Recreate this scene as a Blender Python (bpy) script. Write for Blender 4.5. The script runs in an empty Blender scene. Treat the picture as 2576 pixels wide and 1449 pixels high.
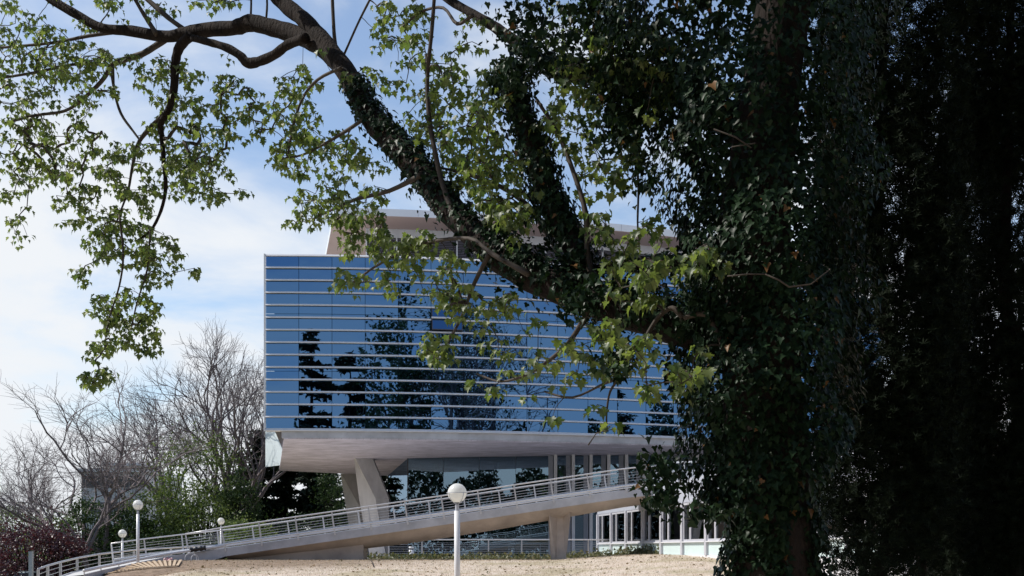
import bpy, math, random
import numpy as np
from mathutils import Vector, Matrix, Euler

R = math.radians
rnd = random.Random(7)
nrs = np.random.RandomState(11)
S = bpy.context.scene
COL = S.collection

# ------------------------------------------------------------------ camera
EYE = 1.6
FPX = 2862.2                      # focal length in units of a 2576 px wide picture
cam_d = bpy.data.cameras.new('camera')
cam = bpy.data.objects.new('camera', cam_d)
COL.objects.link(cam)
cam_d.sensor_width = 36.0
cam_d.lens = 40.0
cam_d.shift_y = 0.256             # view camera: level body, risen front
cam_d.clip_start = 0.1
cam_d.clip_end = 3000
cam.location = (0, 0, EYE)
cam.rotation_euler = (R(90), 0, 0)
S.camera = cam

# ------------------------------------------------------------------ sky and sun
SUN_DIR = Vector((-0.78, 0.10, 0.84)).normalized()      # towards the sun
el = math.asin(SUN_DIR.z)
az = math.atan2(SUN_DIR.x, SUN_DIR.y)
world = bpy.data.worlds.new('World')
S.world = world
world.use_nodes = True
wn, wl = world.node_tree.nodes, world.node_tree.links
wn.clear()
w_out = wn.new('ShaderNodeOutputWorld')
w_bg = wn.new('ShaderNodeBackground')
w_bg.inputs['Strength'].default_value = 0.14
w_sky = wn.new('ShaderNodeTexSky')
w_sky.sky_type = 'NISHITA'
w_sky.sun_disc = False
w_sky.sun_elevation = el
w_sky.sun_rotation = az
w_sky.air_density = 1.0
w_sky.dust_density = 0.4
w_sky.ozone_density = 2.0
w_tc = wn.new('ShaderNodeTexCoord')
w_sep = wn.new('ShaderNodeSeparateXYZ')
wl.new(w_tc.outputs['Generated'], w_sep.inputs[0])


def wmath(op, a, b=None, clamp=False):
    n = wn.new('ShaderNodeMath')
    n.operation = op
    n.use_clamp = clamp
    for i, v in enumerate((a, b)):
        if v is None:
            continue
        if isinstance(v, (int, float)):
            n.inputs[i].default_value = v
        else:
            wl.new(v, n.inputs[i])
    return n.outputs[0]


zc = wmath('ADD', wmath('MAXIMUM', w_sep.outputs[2], 0.0), 0.22)
w_cmb = wn.new('ShaderNodeCombineXYZ')
wl.new(wmath('DIVIDE', w_sep.outputs[0], zc), w_cmb.inputs[0])
wl.new(wmath('DIVIDE', w_sep.outputs[1], zc), w_cmb.inputs[1])
w_no = wn.new('ShaderNodeTexNoise')
w_no.inputs['Scale'].default_value = 2.1
w_no.inputs['Detail'].default_value = 7.0
w_no.inputs['Roughness'].default_value = 0.56
w_no.inputs['Distortion'].default_value = 0.35
w_map = wn.new('ShaderNodeMapping')
w_map.inputs['Location'].default_value = (3.3, 1.7, 0.4)
wl.new(w_cmb.outputs[0], w_map.inputs['Vector'])
wl.new(w_map.outputs[0], w_no.inputs['Vector'])
# more cloud towards the horizon, open blue higher up
cov = wmath('SUBTRACT', 0.31, w_sep.outputs[2])
cov = wmath('MULTIPLY', cov, 1.0)
w_rmp = wn.new('ShaderNodeMapRange')
w_rmp.interpolation_type = 'SMOOTHSTEP'
w_rmp.inputs['From Min'].default_value = 0.39
w_rmp.inputs['From Max'].default_value = 0.72
w_rmp.inputs['To Min'].default_value = 0.08
wl.new(wmath('ADD', w_no.outputs['Fac'], cov), w_rmp.inputs['Value'])
w_mix = wn.new('ShaderNodeMix')
w_mix.data_type = 'RGBA'
w_mix.inputs[7].default_value = (5.4, 5.6, 5.85, 1)
wl.new(w_rmp.outputs[0], w_mix.inputs[0])
wl.new(w_sky.outputs[0], w_mix.inputs[6])
wl.new(w_mix.outputs[2], w_bg.inputs['Color'])
wl.new(w_bg.outputs[0], w_out.inputs[0])

sun_d = bpy.data.lights.new('sun', 'SUN')
sun_d.energy = 4.2
sun_d.angle = R(0.53)
sun_d.color = (1.0, 0.95, 0.87)
sun = bpy.data.objects.new('sun', sun_d)
COL.objects.link(sun)
sun.rotation_euler = (-SUN_DIR).to_track_quat('-Z', 'Y').to_euler()
sun.location = SUN_DIR * 200

vs = S.view_settings
vs.view_transform = 'Standard'
vs.look = 'None'
vs.exposure = 0.22
vs.gamma = 1.0
S.cycles.max_bounces = 8
S.cycles.diffuse_bounces = 3
S.cycles.glossy_bounces = 4
S.cycles.transparent_max_bounces = 12
S.cycles.caustics_reflective = False
S.cycles.caustics_refractive = False


# ------------------------------------------------------------------ helpers
def W(x, y, Y):
    """a place in the picture (2576 px wide) at depth Y, as a world point"""
    return Vector(((x - 1288.0) * Y / FPX, Y, EYE + (1384.0 - y) * Y / FPX))


def sstep(a, b, x):
    t = min(1, max(0, (x - a) / (b - a)))
    return t * t * (3 - 2 * t)


class MB:
    def __init__(s):
        s.v = []
        s.f = []

    def add(s, v, f):
        o = len(s.v)
        s.v += [tuple(p) for p in v]
        s.f += [tuple(i + o for i in q) for q in f]
        return s

    def box(s, lo, hi, M=None):
        x0, y0, z0 = lo
        x1, y1, z1 = hi
        v = [Vector(p) for p in ((x0, y0, z0), (x1, y0, z0), (x1, y1, z0), (x0, y1, z0),
                                 (x0, y0, z1), (x1, y0, z1), (x1, y1, z1), (x0, y1, z1))]
        if M is not None:
            v = [M @ p for p in v]
        return s.add(v, [(0, 3, 2, 1), (4, 5, 6, 7), (0, 1, 5, 4), (1, 2, 6, 5), (2, 3, 7, 6), (3, 0, 4, 7)])

    def prism(s, poly, z0, z1):
        n = len(poly)
        v = [(p[0], p[1], z0) for p in poly] + [(p[0], p[1], z1) for p in poly]
        f = [tuple(range(n - 1, -1, -1)), tuple(range(n, 2 * n))]
        f += [(i, (i + 1) % n, n + (i + 1) % n, n + i) for i in range(n)]
        return s.add(v, f)

    def tube(s, pts, rad, n=8, cap=True):
        pts = [Vector(p) for p in pts]
        if not hasattr(rad, '__len__'):
            rad = [rad] * len(pts)
        d = (pts[1] - pts[0]).normalized()
        u = d.orthogonal().normalized()
        V, F = [], []
        for i, p in enumerate(pts):
            a = pts[max(0, i - 1)]
            b = pts[min(len(pts) - 1, i + 1)]
            d = (b - a)
            if d.length < 1e-9:
                d = Vector((0, 0, 1))
            d.normalize()
            u = (u - d * u.dot(d))
            if u.length < 1e-6:
                u = d.orthogonal()
            u.normalize()
            w = d.cross(u)
            for k in range(n):
                t = 2 * math.pi * k / n
                V.append(p + (u * math.cos(t) + w * math.sin(t)) * rad[i])
        for i in range(len(pts) - 1):
            for k in range(n):
                a = i * n + k
                b = i * n + (k + 1) % n
                F.append((a, b, b + n, a + n))
        if cap:
            F.append(tuple(range(n - 1, -1, -1)))
            m = (len(pts) - 1) * n
            F.append(tuple(range(m, m + n)))
        return s.add(V, F)

    def mesh(s, name, smooth=False):
        me = bpy.data.meshes.new(name)
        me.from_pydata(s.v, [], s.f)
        if smooth:
            me.polygons.foreach_set('use_smooth', [True] * len(me.polygons))
        me.update()
        return me

    def build(s, name, m, parent=None, smooth=False):
        me = s.mesh(name, smooth)
        me.materials.append(m)
        return link(name, me, parent)


def link(name, me, parent=None):
    o = bpy.data.objects.new(name, me)
    COL.objects.link(o)
    if parent is not None:
        o.parent = parent
        o.matrix_parent_inverse = world_inv(parent)
    return o


def world_inv(p):
    M = p.matrix_basis.copy()
    if p.parent is not None:
        M = p.parent.matrix_basis @ p.matrix_parent_inverse @ M
    return M.inverted()


def tag(o, label, cat, group=None):
    o['label'] = label
    o['category'] = cat
    if group:
        o['group'] = group
    return o


def thing(name, loc, label, cat, group=None):
    o = bpy.data.objects.new(name, None)
    COL.objects.link(o)
    o.location = loc
    o.empty_display_size = 0.2
    return tag(o, label, cat, group)


def kind(o, k):
    o['kind'] = k
    return o


def place(name, me, parent, M):
    """a part that shares its mesh with its look-alikes"""
    o = bpy.data.objects.new(name, me)
    COL.objects.link(o)
    if parent is not None:
        o.parent = parent
        o.matrix_parent_inverse = world_inv(parent)
    o.matrix_basis = M
    return o


def tri_mesh(name, V, T, m, smooth=False):
    """numpy verts (n,3) and triangles (k,3)"""
    me = bpy.data.meshes.new(name)
    V = np.ascontiguousarray(V, dtype=np.float32)
    T = np.ascontiguousarray(T, dtype=np.int32)
    me.vertices.add(len(V))
    me.vertices.foreach_set('co', V.ravel())
    me.loops.add(T.size)
    me.loops.foreach_set('vertex_index', T.ravel())
    me.polygons.add(len(T))
    me.polygons.foreach_set('loop_start', np.arange(0, T.size, 3, dtype=np.int32))
    me.update(calc_edges=True)
    me.validate()
    if smooth:
        me.polygons.foreach_set('use_smooth', [True] * len(me.polygons))
    me.materials.append(m)
    return me


def stamp(tv, tt, Ms, Ps):
    """copies of a small template (tv, tt) by 3x3 matrices Ms and places Ps"""
    K, n = len(Ps), len(tv)
    V = np.einsum('kij,nj->kni', Ms, tv) + Ps[:, None, :]
    T = tt[None] + (np.arange(K) * n)[:, None, None]
    return V.reshape(-1, 3), T.reshape(-1, 3)


def frames(tip, nor):
    """3x3 matrices with local y = tip, z ~ nor"""
    y = tip / np.linalg.norm(tip, axis=1, keepdims=True)
    x = np.cross(y, nor)
    x /= np.linalg.norm(x, axis=1, keepdims=True) + 1e-9
    z = np.cross(x, y)
    return np.stack([x, y, z], axis=2)


# ------------------------------------------------------------------ materials
def newmat(name):
    m = bpy.data.materials.new(name)
    m.use_nodes = True
    return m, m.node_tree.nodes, m.node_tree.links, m.node_tree.nodes['Principled BSDF']


def pm(name, col, rough=0.6, var=0.12, scale=3.0, bump=0.0, bscale=40.0, metal=0.0, spec=0.5, col2=None, stretch=None):
    m, N, L, b = newmat(name)
    b.inputs['Roughness'].default_value = rough
    b.inputs['Metallic'].default_value = metal
    b.inputs['Specular IOR Level'].default_value = spec
    tc = N.new('ShaderNodeTexCoord')
    mp = N.new('ShaderNodeMapping')
    if stretch:
        mp.inputs['Scale'].default_value = stretch
    L.new(tc.outputs['Object'], mp.inputs[0])
    no = N.new('ShaderNodeTexNoise')
    no.inputs['Scale'].default_value = scale
    no.inputs['Detail'].default_value = 6
    no.inputs['Roughness'].default_value = 0.62
    L.new(mp.outputs[0], no.inputs['Vector'])
    mx = N.new('ShaderNodeMix')
    mx.data_type = 'RGBA'
    c2 = col2 if col2 else tuple(c * (1 - 2 * var) for c in col)
    c1 = col if col2 else tuple(min(1, c * (1 + var)) for c in col)
    mx.inputs[6].default_value = (*c1, 1)
    mx.inputs[7].default_value = (*c2, 1)
    mr = N.new('ShaderNodeMapRange')
    mr.inputs['From Min'].default_value = 0.3
    mr.inputs['From Max'].default_value = 0.7
    L.new(no.outputs['Fac'], mr.inputs['Value'])
    L.new(mr.outputs[0], mx.inputs[0])
    L.new(mx.outputs[2], b.inputs['Base Color'])
    if bump:
        n2 = N.new('ShaderNodeTexNoise')
        n2.inputs['Scale'].default_value = bscale
        n2.inputs['Detail'].default_value = 5
        L.new(mp.outputs[0], n2.inputs['Vector'])
        bp = N.new('ShaderNodeBump')
        bp.inputs['Strength'].default_value = bump
        bp.inputs['Distance'].default_value = 0.03
        L.new(n2.outputs['Fac'], bp.inputs['Height'])
        L.new(bp.outputs[0], b.inputs['Normal'])
    return m


def leafm(name, c1, c2, trans=0.35, rough=0.45, spec=0.4, tcol=None, dead=0):
    m, N, L, b = newmat(name)
    g = N.new('ShaderNodeNewGeometry')
    oi = N.new('ShaderNodeObjectInfo')
    ad = N.new('ShaderNodeMath')
    ad.operation = 'ADD'
    L.new(g.outputs['Random Per Island'], ad.inputs[0])
    L.new(oi.outputs['Random'], ad.inputs[1])
    fr = N.new('ShaderNodeMath')
    fr.operation = 'FRACT'
    L.new(ad.outputs[0], fr.inputs[0])
    mx = N.new('ShaderNodeMix')
    mx.data_type = 'RGBA'
    mx.inputs[6].default_value = (*c1, 1)
    mx.inputs[7].default_value = (*c2, 1)
    L.new(fr.outputs[0], mx.inputs[0])
    if dead:
        gt = N.new('ShaderNodeMath')
        gt.operation = 'GREATER_THAN'
        gt.inputs[1].default_value = 1 - dead
        L.new(fr.outputs[0], gt.inputs[0])
        md = N.new('ShaderNodeMix')
        md.data_type = 'RGBA'
        md.inputs[7].default_value = (.16, .085, .035, 1)
        L.new(gt.outputs[0], md.inputs[0])
        L.new(mx.outputs[2], md.inputs[6])
        mx = md
    L.new(mx.outputs[2], b.inputs['Base Color'])
    b.inputs['Roughness'].default_value = rough
    b.inputs['Specular IOR Level'].default_value = spec
    tr = N.new('ShaderNodeBsdfTranslucent')
    tm = N.new('ShaderNodeMix')
    tm.data_type = 'RGBA'
    tm.blend_type = 'MULTIPLY'
    tm.inputs[0].default_value = 1
    L.new(mx.outputs[2], tm.inputs[6])
    tm.inputs[7].default_value = (*(tcol or (1.5, 1.6, 0.8)), 1)
    L.new(tm.outputs[2], tr.inputs['Color'])
    ms = N.new('ShaderNodeMixShader')
    ms.inputs[0].default_value = trans
    L.new(b.outputs[0], ms.inputs[1])
    L.new(tr.outputs[0], ms.inputs[2])
    L.new(ms.outputs[0], N['Material Output'].inputs[0])
    return m


def mirror_glass(name, refl, body, see=0.0, tint=(0.5, 0.6, 0.6), fac=0.75):
    """coated glazing: a tinted mirror over a dark body, see-through by 'see'"""
    m, N, L, b = newmat(name)
    N.remove(b)
    gl = N.new('ShaderNodeBsdfGlossy')
    gl.inputs['Roughness'].default_value = 0.0
    gl.inputs['Color'].default_value = (*refl, 1)
    # rolled sheets are never quite flat
    tc = N.new('ShaderNodeTexCoord')
    no = N.new('ShaderNodeTexNoise')
    no.inputs['Scale'].default_value = 0.9
    no.inputs['Detail'].default_value = 1.0
    L.new(tc.outputs['Object'], no.inputs['Vector'])
    bp = N.new('ShaderNodeBump')
    bp.inputs['Strength'].default_value = 0.018
    bp.inputs['Distance'].default_value = 0.05
    L.new(no.outputs['Fac'], bp.inputs['Height'])
    L.new(bp.outputs[0], gl.inputs['Normal'])
    if see > 0:
        d = N.new('ShaderNodeBsdfTransparent')
        d.inputs['Color'].default_value = (*tint, 1)
    else:
        d = N.new('ShaderNodeBsdfDiffuse')
        d.inputs['Color'].default_value = (*body, 1)
    ms = N.new('ShaderNodeMixShader')
    lw = N.new('ShaderNodeLayerWeight')
    lw.inputs['Blend'].default_value = 0.25
    mr = N.new('ShaderNodeMapRange')
    mr.inputs['To Min'].default_value = fac
    mr.inputs['To Max'].default_value = 1.0
    L.new(lw.outputs['Fresnel'], mr.inputs['Value'])
    L.new(mr.outputs[0], ms.inputs[0])
    L.new(d.outputs[0], ms.inputs[1])
    L.new(gl.outputs[0], ms.inputs[2])
    L.new(ms.outputs[0], N['Material Output'].inputs[0])
    return m


def concrete(name, col, stretch=(1, 1, 1), board=None):
    m = pm(name, col, 0.78, 0.14, 0.8, 0.12, 22, stretch=stretch, spec=0.3)
    if board:
        N, L = m.node_tree.nodes, m.node_tree.links
        b = N['Principled BSDF']
        src = b.inputs['Base Color'].links[0].from_socket
        tc = N.new('ShaderNodeTexCoord')
        mp = N.new('ShaderNodeMapping')
        mp.inputs['Rotation'].default_value = (0, 0, board)
        L.new(tc.outputs['Object'], mp.inputs[0])
        br = N.new('ShaderNodeTexBrick')
        br.inputs['Scale'].default_value = 1.0
        br.inputs['Brick Width'].default_value = 3.6
        br.inputs['Row Height'].default_value = 0.30
        br.inputs['Mortar Size'].default_value = 0.012
        br.inputs['Color1'].default_value = (1, 1, 1, 1)
        br.inputs['Color2'].default_value = (0.86, 0.85, 0.85, 1)
        br.inputs['Mortar'].default_value = (0.62, 0.60, 0.60, 1)
        L.new(mp.outputs[0], br.inputs['Vector'])
        mx = N.new('ShaderNodeMix')
        mx.data_type = 'RGBA'
        mx.blend_type = 'MULTIPLY'
        mx.inputs[0].default_value = 1
        L.new(src, mx.inputs[6])
        L.new(br.outputs['Color'], mx.inputs[7])
        L.new(mx.outputs[2], b.inputs['Base Color'])
    return m


M_CONC = concrete('board_concrete', (0.72, 0.69, 0.80), board=R(38))
M_CONC2 = concrete('smooth_concrete', (0.62, 0.61, 0.62), (1, 1, .3))
M_CONCF = concrete('fascia_concrete', (0.50, 0.50, 0.525))
M_WARM = concrete('warm_concrete', (0.47, 0.40, 0.35))
M_PAVE = pm('paving', (0.52, 0.51, 0.5), 0.85, 0.08, 1.2)
M_WHITE = pm('white_metal', (0.72, 0.72, 0.74), 0.35, 0.03, 2)
M_FRAME = pm('grey_window_frame', (0.50, 0.50, 0.54), 0.4, 0.05, 2)
M_STEEL = pm('railing_steel', (0.62, 0.61, 0.62), 0.32, 0.06, 4, metal=0.35)
M_WIRE = pm('wire_steel', (0.5, 0.5, 0.51), 0.35, 0.05, 4, metal=0.5)
M_LOUV = pm('louver_aluminium', (0.72, 0.72, 0.74), 0.35, 0.05, 0.6, metal=0.1)
M_GREYP = pm('grey_panel', (0.42, 0.44, 0.50), 0.45, 0.05, 0.8)
M_DGREY = pm('dark_metal', (0.06, 0.06, 0.07), 0.5, 0.1, 2)
M_PINK = pm('pale_soffit_panel', (0.47, 0.355, 0.325), 0.6, 0.04, 0.5)
M_ROOF = pm('roof_edge_metal', (0.70, 0.74, 0.80), 0.4, 0.03, 0.7)
M_CYAN = pm('pale_green_panel', (0.62, 0.74, 0.73), 0.25, 0.03, 1)
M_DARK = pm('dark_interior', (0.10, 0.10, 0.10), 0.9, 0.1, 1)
M_INT = pm('interior_plaster', (0.55, 0.56, 0.55), 0.9, 0.05, 1)
M_INTF = pm('interior_floor', (0.25, 0.24, 0.23), 0.5, 0.1, 1)
M_BLIND = pm('blind_slat', (0.20, 0.20, 0.26), 0.5, 0.05, 1)
M_BLUE = mirror_glass('blue_glass', (0.074, 0.166, 0.325), (0.004, 0.008, 0.02), fac=0.9)
M_GREEN = mirror_glass('green_glass', (0.34, 0.47, 0.60), (0, 0, 0), see=1, tint=(0.34, 0.52, 0.48), fac=0.38)
M_CLEAR = mirror_glass('window_glass', (0.8, 0.85, 0.9), (0, 0, 0), see=1, tint=(0.62, 0.68, 0.66), fac=0.10)


def m_screen():
    m, N, L, b = newmat('translucent_screen')
    b.inputs['Base Color'].default_value = (0.86, 0.93, 0.95, 1)
    b.inputs['Roughness'].default_value = 0.4
    t = N.new('ShaderNodeBsdfTranslucent')
    t.inputs['Color'].default_value = (0.86, 0.96, 0.97, 1)
    s = N.new('ShaderNodeMixShader')
    s.inputs[0].default_value = 0.25
    L.new(b.outputs[0], s.inputs[1])
    L.new(t.outputs[0], s.inputs[2])
    L.new(s.outputs[0], N['Material Output'].inputs[0])
    return m


M_SCREEN = m_screen()


def m_ground():
    m, N, L, b = newmat('dry_lawn')
    b.inputs['Roughness'].default_value = 0.95
    b.inputs['Specular IOR Level'].default_value = 0.1
    tc = N.new('ShaderNodeTexCoord')

    def noise(sc, det=6):
        n = N.new('ShaderNodeTexNoise')
        n.inputs['Scale'].default_value = sc
        n.inputs['Detail'].default_value = det
        L.new(tc.outputs['Object'], n.inputs['Vector'])
        return n.outputs['Fac']

    def mix(f, a, bb):
        x = N.new('ShaderNodeMix')
        x.data_type = 'RGBA'
        L.new(f, x.inputs[0])
        for i, c in ((6, a), (7, bb)):
            if isinstance(c, tuple):
                x.inputs[i].default_value = (*c, 1)
            else:
                L.new(c, x.inputs[i])
        return x.outputs[2]

    def rng(f, a, bb):
        r = N.new('ShaderNodeMapRange')
        r.interpolation_type = 'SMOOTHSTEP'
        r.inputs['From Min'].default_value = a
        r.inputs['From Max'].default_value = bb
        L.new(f, r.inputs['Value'])
        return r.outputs[0]
    straw = mix(rng(noise(0.7), .35, .65), (0.58, 0.48, 0.39), (0.50, 0.43, 0.33))
    straw = mix(rng(noise(4, 8), .35, .75), straw, (0.61, 0.52, 0.44))
    straw = mix(rng(noise(.33, 3), .5, .62), straw, (0.43, 0.37, 0.26))
    soil = mix(rng(noise(3, 8), .35, .65), (0.30, 0.22, 0.16), (0.20, 0.145, 0.105))
    vd = N.new('ShaderNodeVectorMath')
    vd.operation = 'DISTANCE'
    L.new(tc.outputs['Object'], vd.inputs[0])
    vd.inputs[1].default_value = (-13.5, 50, 1)
    ad = N.new('ShaderNodeMath')
    ad.operation = 'ADD'
    L.new(vd.outputs['Value'], ad.inputs[0])
    ml = N.new('ShaderNodeMath')
    ml.operation = 'MULTIPLY'
    L.new(noise(0.9), ml.inputs[0])
    ml.inputs[1].default_value = 6
    L.new(ml.outputs[0], ad.inputs[1])
    col = mix(rng(ad.outputs[0], 7.5, 15), soil, straw)
    # green grass on the low ground beyond the bank
    sp = N.new('ShaderNodeSeparateXYZ')
    L.new(tc.outputs['Object'], sp.inputs[0])
    green = mix(rng(noise(1.5), .4, .6), (0.08, 0.11, 0.035), (0.15, 0.15, 0.06))
    col = mix(rng(sp.outputs[0], -24, -20), green, col)
    L.new(col, b.inputs['Base Color'])
    bp = N.new('ShaderNodeBump')
    bp.inputs['Strength'].default_value = 0.18
    bp.inputs['Distance'].default_value = 0.05
    L.new(noise(14, 8), bp.inputs['Height'])
    L.new(bp.outputs[0], b.inputs['Normal'])
    return m


def m_bark(name, c1, c2, sc=9):
    m = pm(name, c1, 0.9, 0.1, sc, 0.9, sc * 4, spec=0.15, col2=c2, stretch=(1, 1, 0.35))
    return m


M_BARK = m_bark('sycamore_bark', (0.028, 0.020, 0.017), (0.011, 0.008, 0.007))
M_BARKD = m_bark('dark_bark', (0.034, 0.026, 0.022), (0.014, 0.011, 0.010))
M_BARKG = m_bark('grey_bark', (0.25, 0.215, 0.22), (0.135, 0.115, 0.12), 4)
M_TWIG = pm('twig_bark', (0.055, 0.040, 0.030), 0.8, 0.2, 5)
M_LEAF = leafm('sycamore_leaf', (0.050, 0.086, 0.036), (0.165, 0.200, 0.066), 0.48, 0.42, 0.4)
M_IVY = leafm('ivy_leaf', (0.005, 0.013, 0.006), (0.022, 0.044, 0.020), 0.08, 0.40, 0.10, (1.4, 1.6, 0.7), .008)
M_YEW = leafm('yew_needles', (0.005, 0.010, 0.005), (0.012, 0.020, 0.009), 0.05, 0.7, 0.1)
M_CONIF = leafm('conifer_needles', (0.012, 0.026, 0.016), (0.03, 0.05, 0.026), 0.05, 0.6, 0.25)
M_SHRUB = leafm('young_shrub_leaf', (0.075, 0.125, 0.040), (0.17, 0.21, 0.085), 0.36, 0.5, 0.3)
M_SHRUBD = leafm('deep_shrub_leaf', (0.028, 0.06, 0.022), (0.06, 0.10, 0.035), 0.25, 0.5, 0.3)
M_PURPLE = leafm('purple_leaf', (0.055, 0.020, 0.028), (0.10, 0.045, 0.055), 0.2, 0.4, 0.45, (1.5, .8, .8))
M_GLOBE = leafm('opal_globe', (0.88, 0.88, 0.86), (0.90, 0.90, 0.88), 0.45, 0.25, 0.5, (1, 1, .98))
M_WOOD = pm('raw_timber', (0.55, 0.41, 0.27), 0.7, 0.12, 3, stretch=(1, 8, 1))


# ------------------------------------------------------------------ the ground
def g(X, Y):
    b = np.interp(Y, [-80, 15, 27, 38, 50, 57.5, 60.5, 500], [0, 0, .23, .74, 1.1, 1.12, .93, .93])
    b = b + np.interp(X, [2, 6], [0, 1]) * np.interp(Y, [28, 42, 60, 66], [0, .30, .24, 0])
    xe = np.interp(Y, [52, 74], [-14.6, -16.5])
    u = xe - X
    b = b - np.interp(u, [0, 1.2, 2.2, 3.2, 5.5, 9, 25, 60], [0, .03, .15, .55, 1.1, 1.5, 2.3, 2.4]) * np.interp(Y, [15, 40], [0, 1])
    t = np.clip((-11.5 - X) / 3.0, 0, 1)
    b = b - t * t * (3 - 2 * t) * np.clip((50.5 - Y) * .1, 0, .6) * np.interp(Y, [20, 40], [0, 1])
    return b


def G(X, Y):
    return float(g(np.array(X, float), np.array(Y, float)))


M_GROUND = m_ground()
xs = np.concatenate([np.linspace(-600, -60, 14), np.linspace(-55, -26, 16), np.linspace(-25, 12, 150), np.linspace(13, 60, 40), np.linspace(70, 600, 12)])
ys = np.concatenate([np.linspace(-300, -5, 14), np.linspace(0, 30, 31), np.linspace(30.4, 64, 140), np.linspace(66, 130, 30), np.linspace(140, 1500, 16)])
GX, GY = np.meshgrid(xs, ys)
GZ = g(GX, GY)
soft = ((GX > -25) & (GX < 15) & (GY > 25) & (GY < 59))
GZ = GZ + soft * nrs.normal(0, 0.012, GX.shape)
V = np.stack([GX, GY, GZ], -1).reshape(-1, 3)
nx, ny = len(xs), len(ys)
idx = np.arange(nx * ny).reshape(ny, nx)
a, b_, c, d_ = idx[:-1, :-1].ravel(), idx[:-1, 1:].ravel(), idx[1:, 1:].ravel(), idx[1:, :-1].ravel()
T = np.concatenate([np.stack([a, b_, c], 1), np.stack([a, c, d_], 1)])
ground = kind(link('lawn', tri_mesh('lawn', V, T, M_GROUND, True)), 'structure')

pave = MB().prism([(-13, 61), (5.4, 61), (5.4, 112), (-13, 112)], 0.6, 0.955).build('forecourt_paving', M_PAVE)
kind(pave, 'structure')
pk = MB()
pk.prism([(-60, 70), (-27, 70), (-27, 100), (-60, 100)], -2.6, -1.30).build('car_park', pm('asphalt', (0.06, 0.06, 0.062), .9, .15, 3))
kind(bpy.data.objects['car_park'], 'structure')

# ------------------------------------------------------------------ office building
ZT, ZB = 19.72, 9.03


def YF(X):
    return 70 + 0.00737 * (X + 15.15) ** 2


NCOL, PW = 22, 2.03
FP = [Vector((-15.15, 70.0))]
while len(FP) < NCOL + 1:
    p = FP[-1]
    s_ = 0.01474 * (p.x + PW / 2 + 15.15)
    k_ = PW / math.hypot(1, s_)
    FP.append(Vector((p.x + k_, YF(p.x + k_))))

bld = thing('office_building', (0, 85, 0.95), 'blue glass office block with white louvers on a concrete slab and slanted piers', 'building')


def off(p, q, d):
    """unit vector out of the facade (towards the street) between two plan points"""
    t = (q - p).normalized()
    return Vector((t.y, -t.x)) * d


# solid body behind the glass
body = [(p.x, p.y + 0.35) for p in FP]
body[0] = (-14.7, 70.4)
body += [(32, 106), (-20.6, 106)]
MB().prism(body, ZB + 0.02, ZT - 0.15).build('inner_wall', M_DGREY, bld)
MB().prism([(x * .999, y + .05) for x, y in body], ZT - 0.148, ZT + 0.02).build('flat_roof', M_PAVE, bld)

# glass panes
ROWS = 3
ph = (ZT - ZB - 0.10) / ROWS
pane_me = MB().box((-PW / 2 + 0.014, -0.012, -ph / 2 + 0.012), (PW / 2 - 0.014, 0.012, ph / 2 - 0.012)).mesh('pane')
pane_me.materials.append(M_BLUE)
bar = MB()
prof = [(-0.085, -0.035), (-0.085, -0.012), (-0.03, 0.06), (0.06, 0.06), (0.06, -0.04), (-0.03, -0.052)]
L2 = PW / 2 - 0.004
v = [(-L2, a_, b2) for a_, b2 in prof] + [(L2, a_, b2) for a_, b2 in prof]
bar.add(v, [tuple(range(6)), tuple(range(11, 5, -1))] + [(i, 6 + i, 6 + (i + 1) % 6, (i + 1) % 6) for i in range(6)])
bar_me = bar.mesh('louver')
bar_me.materials.append(M_LOUV)
for i in range(NCOL):
    p, q = FP[i], FP[i + 1]
    mid = (p + q) / 2
    ang = math.atan2(q.y - p.y, q.x - p.x)
    o2 = off(p, q, 1)
    dz = rnd.gauss(0, 0.0035)
    for r in range(ROWS):
        z = ZB + 0.05 + ph * (r + .5)
        M = Matrix.Translation((mid.x, mid.y, z)) @ Euler((rnd.gauss(0, .0018), 0, ang + dz + rnd.gauss(0, .0012))).to_matrix().to_4x4()
        place('pane', pane_me, bld, M)
    for r in range(13):
        z = ZT - (r + 1) * 0.7636
        d = 0.12
        if i == 5 and r == 4:
            z += 0.10
            d = 0.30
        c2 = mid + o2 * d
        place('louver', bar_me, bld, Matrix.Translation((c2.x, c2.y, z)) @ Euler((0, 0, ang)).to_matrix().to_4x4())

# one window tilted open
p, q = FP[5], FP[6]
mid = (p + q) / 2
ang = math.atan2(q.y - p.y, q.x - p.x)
wz = ZT - 4.9 * 0.7636
Mw = Matrix.Translation((mid.x, mid.y - 0.16, wz)) @ Euler((R(-9), 0, ang)).to_matrix().to_4x4()
fr = MB()
hw, hh = 0.96, 0.72
fr.box((-hw, -.03, hh - .05), (hw, .03, hh), Mw).box((-hw, -.03, -hh), (hw, .03, -hh + .05), Mw)
fr.box((-hw, -.03, -hh + .05), (-hw + .05, .03, hh - .05), Mw).box((hw - .05, -.03, -hh + .05), (hw, .03, hh - .05), Mw)
fw = fr.build('open_window', M_DGREY, bld)
MB().box((-hw + .05, -.012, -hh + .05), (hw - .05, .012, hh - .05), Mw).build('pane', M_BLUE, fw)

# caps and trim following the curve


def strip(name, z0, z1, d0, d1, m, start=0, x0=None, parent=bld):
    mb = MB()
    pts_o, pts_i = [], []
    for i in range(start, NCOL + 1):
        p = FP[i]
        a = FP[max(0, i - 1)]
        c = FP[min(NCOL, i + 1)]
        n = off(a, c, 1)
        pp = p.copy()
        if i == start and x0 is not None:
            pp = Vector((x0, YF(x0)))
        pts_o.append(pp + n * d0)
        pts_i.append(pp + n * d1)
    mb.prism([tuple(v) for v in pts_o] + [tuple(v) for v in reversed(pts_i)], z0, z1)
    return mb.build(name, m, parent)




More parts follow.
